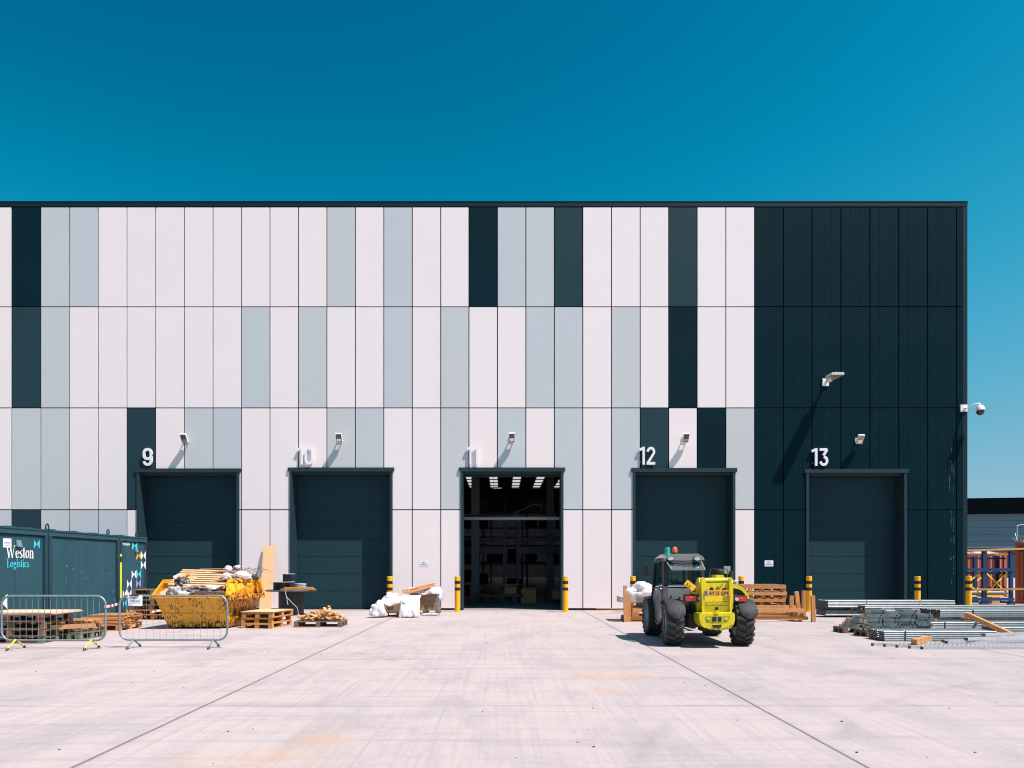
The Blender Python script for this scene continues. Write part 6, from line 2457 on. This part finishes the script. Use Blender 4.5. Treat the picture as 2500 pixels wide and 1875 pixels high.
for (a, b) in (((19.46, 29.66, 1.28), (20.34, 29.66, 0.42)), ((20.34, 29.69, 1.28), (19.46, 29.69, 0.42)), ((18.2, 29.66, 1.28), (19.24, 29.66, 0.42)), ((19.24, 29.69, 1.28), (18.2, 29.69, 0.42)), ((18.2, 29.66, 0.34), (20.34, 29.66, 0.34))):
    m.beam(a, b, 0.02, 0.05, up=(0, 0.3, 1))
m.build("brace", YBR, t, loc=o)
for (z, y) in ((2.24, 29.5), (0.60, 29.45), (2.02, 31.4)):
    m = MB()
    m.beam((17.6, y + 0.05, z - 0.10 if z > 1 else z), (22.4, y, z + 0.05), 0.05, 0.075)
    m.build("timber_rail", PINE, t, loc=o)
m = MB()
m.cyl((18.0, 30.6, 0.42), (20.8, 30.6, 0.42), 0.10, seg=16)
one(m, "roller_tube", M("grey tube", (0.16, 0.17, 0.18), 0.45), "dark grey tube lying low among the blue rack frames", "tube", smooth=40)
spacer(18.6, 30.3, 0.0, 0.7, "left timber bearer under the grey tube among the rack frames", 0.32)
spacer(20.3, 30.3, 0.0, 0.7, "right timber bearer under the grey tube among the rack frames", 0.32)
random.seed(12)
film((20.3, 31.3, 2.10), (0.7, 0.2, 0.06), FILM, "white film scraps on top of the blue rack frames", 41, "plastic_sheet")


def box_container(x0, x1, y0, y1, h, label, rz=0.0):
    t = thing("shipping_container", label, "container", (x0, y0, 0), rz, "orange shipping containers beyond the corner")
    o = (-x0, -y0, 0)
    m = MB()
    m.box(x0 + 0.05, x1 - 0.05, y0 + 0.06, y1, 0.14, h - 0.05)
    n = int((x1 - x0 - 0.2) / 0.28)
    w = (x1 - x0 - 0.2) / n
    for k in range(n):
        a = x0 + 0.1 + k * w
        m.prism([(a, y0 + 0.06, 0.16), (a + w * 0.2, y0 + 0.01, 0.16), (a + w * 0.55, y0 + 0.01, 0.16), (a + w * 0.75, y0 + 0.06, 0.16)], (0, 0, h - 0.28))
    m.build("wall", ORANGEC, t, loc=o)
    m = MB()
    for x in (x0, x1 - 0.12):
        m.box(x, x + 0.12, y0 - 0.01, y0 + 0.12, 0, h)
    m.box(x0 + 0.12, x1 - 0.12, y0 - 0.005, y0 + 0.1, h - 0.12, h - 0.002)
    m.box(x0 + 0.12, x1 - 0.12, y0 - 0.005, y0 + 0.1, 0.02, 0.16)
    m.build("corner_frame", ORANGEC, t, loc=o)
    return t, o


t, o = box_container(21.22, 27.3, 30.5, 32.9, 2.53, "nearer orange shipping container at the right edge with a pale locking bar", R(-35))
m = MB()
for x in (21.55, 23.2):
    m.cyl((x, 30.47, 0.1), (x, 30.47, 2.45), 0.035, seg=10)
m.build("pale_rod", GALVW, t, loc=o, smooth=40)
m = MB()
m.box(21.37, 21.50, 30.485, 30.489, 2.15, 2.33)
m.build("dark_plate", BLACK, t, loc=o)
t, o = box_container(19.8, 25.8, 37.7, 40.1, 2.24, "farther orange shipping container behind the blue rack frames")
m = MB()
for k in range(12):
    x = 23.2 + k * 0.225
    m.cyl((x, 37.67, 0.1), (x, 37.67, 2.18), 0.014, seg=8)
m.build("pale_rod", GALVW, t, loc=o, smooth=40)  # thin rods stand in for the white stripes on this wall
m = MB()
random.seed(31)
for k in range(10):
    a = Vector((21.4 + random.random() * 0.9, 30.7 + random.random() * 0.4, 2.54))
    b = a + Vector((random.uniform(-0.5, 0.5), random.uniform(-0.2, 0.2), random.uniform(0.15, 0.42)))
    m.tube([a, a.lerp(b, 0.5) + Vector((0, 0, 0.06)), b], 0.018, 6)
one(m, "scrap_tubes", GALVD, "tangle of scrap metal tubes on the nearer orange container", "scrap metal", smooth=40)

# street lamp far behind
lx, ly = (2483 - VPX) * 80 / FPX, 80.0
t = thing("street_lamp", "grey street lamp rising behind the orange container", "street lamp", (lx, ly, 0))
m = MB()
m.cyl((0, 0, 0), (0, 0, 6.05), 0.10, 0.06, 12)
m.build("post", M("lamp post grey", (0.28, 0.32, 0.34), 0.5), t, smooth=40)
m = MB()
m.tube([(0, 0, 5.9), (0.35, 0, 6.06), (1.2, 0, 6.08)], 0.05, 8)
m.obox((1.6, 0, 6.06), (0.8, 0.3, 0.08))
m.build("lamp_head", M("lamp head grey", (0.35, 0.38, 0.40), 0.5), t, bevel=0.02)

# big shed across the estate
t = thing("distant_warehouse", "distant grey warehouse with a deep shade-dark parapet beyond the corner", "warehouse", (66, 100, 0), R(-9))
m = MB()
m.box(-8, 70, 0.0, 40, 0, 3.9, 1)
for k in range(5):
    m.box(-8, 70, -0.06, 0.0, 4.02 + k * 0.93, 4.92 + k * 0.93, 0)
m.box(-8, 70, 0.0, 40, 3.9, 8.6, 2)
m.build("wall", [FARG, FARD, FARD], t)
m = MB()
m.box(-8.6, 70.6, -0.9, 40, 8.68, 10.75)
m.build("parapet", M("shade-dark parapet", (0.002, 0.005, 0.007), 0.9, spec=0.02), t)  # shade of the overhang is put into a near-black colour
m = MB()
for k in range(3):
    m.box(-8.02 + 14 * k, -4 + 14 * k, -0.05, 0.3, 0, 3.2)
m.build("dock_door", FARD, t)
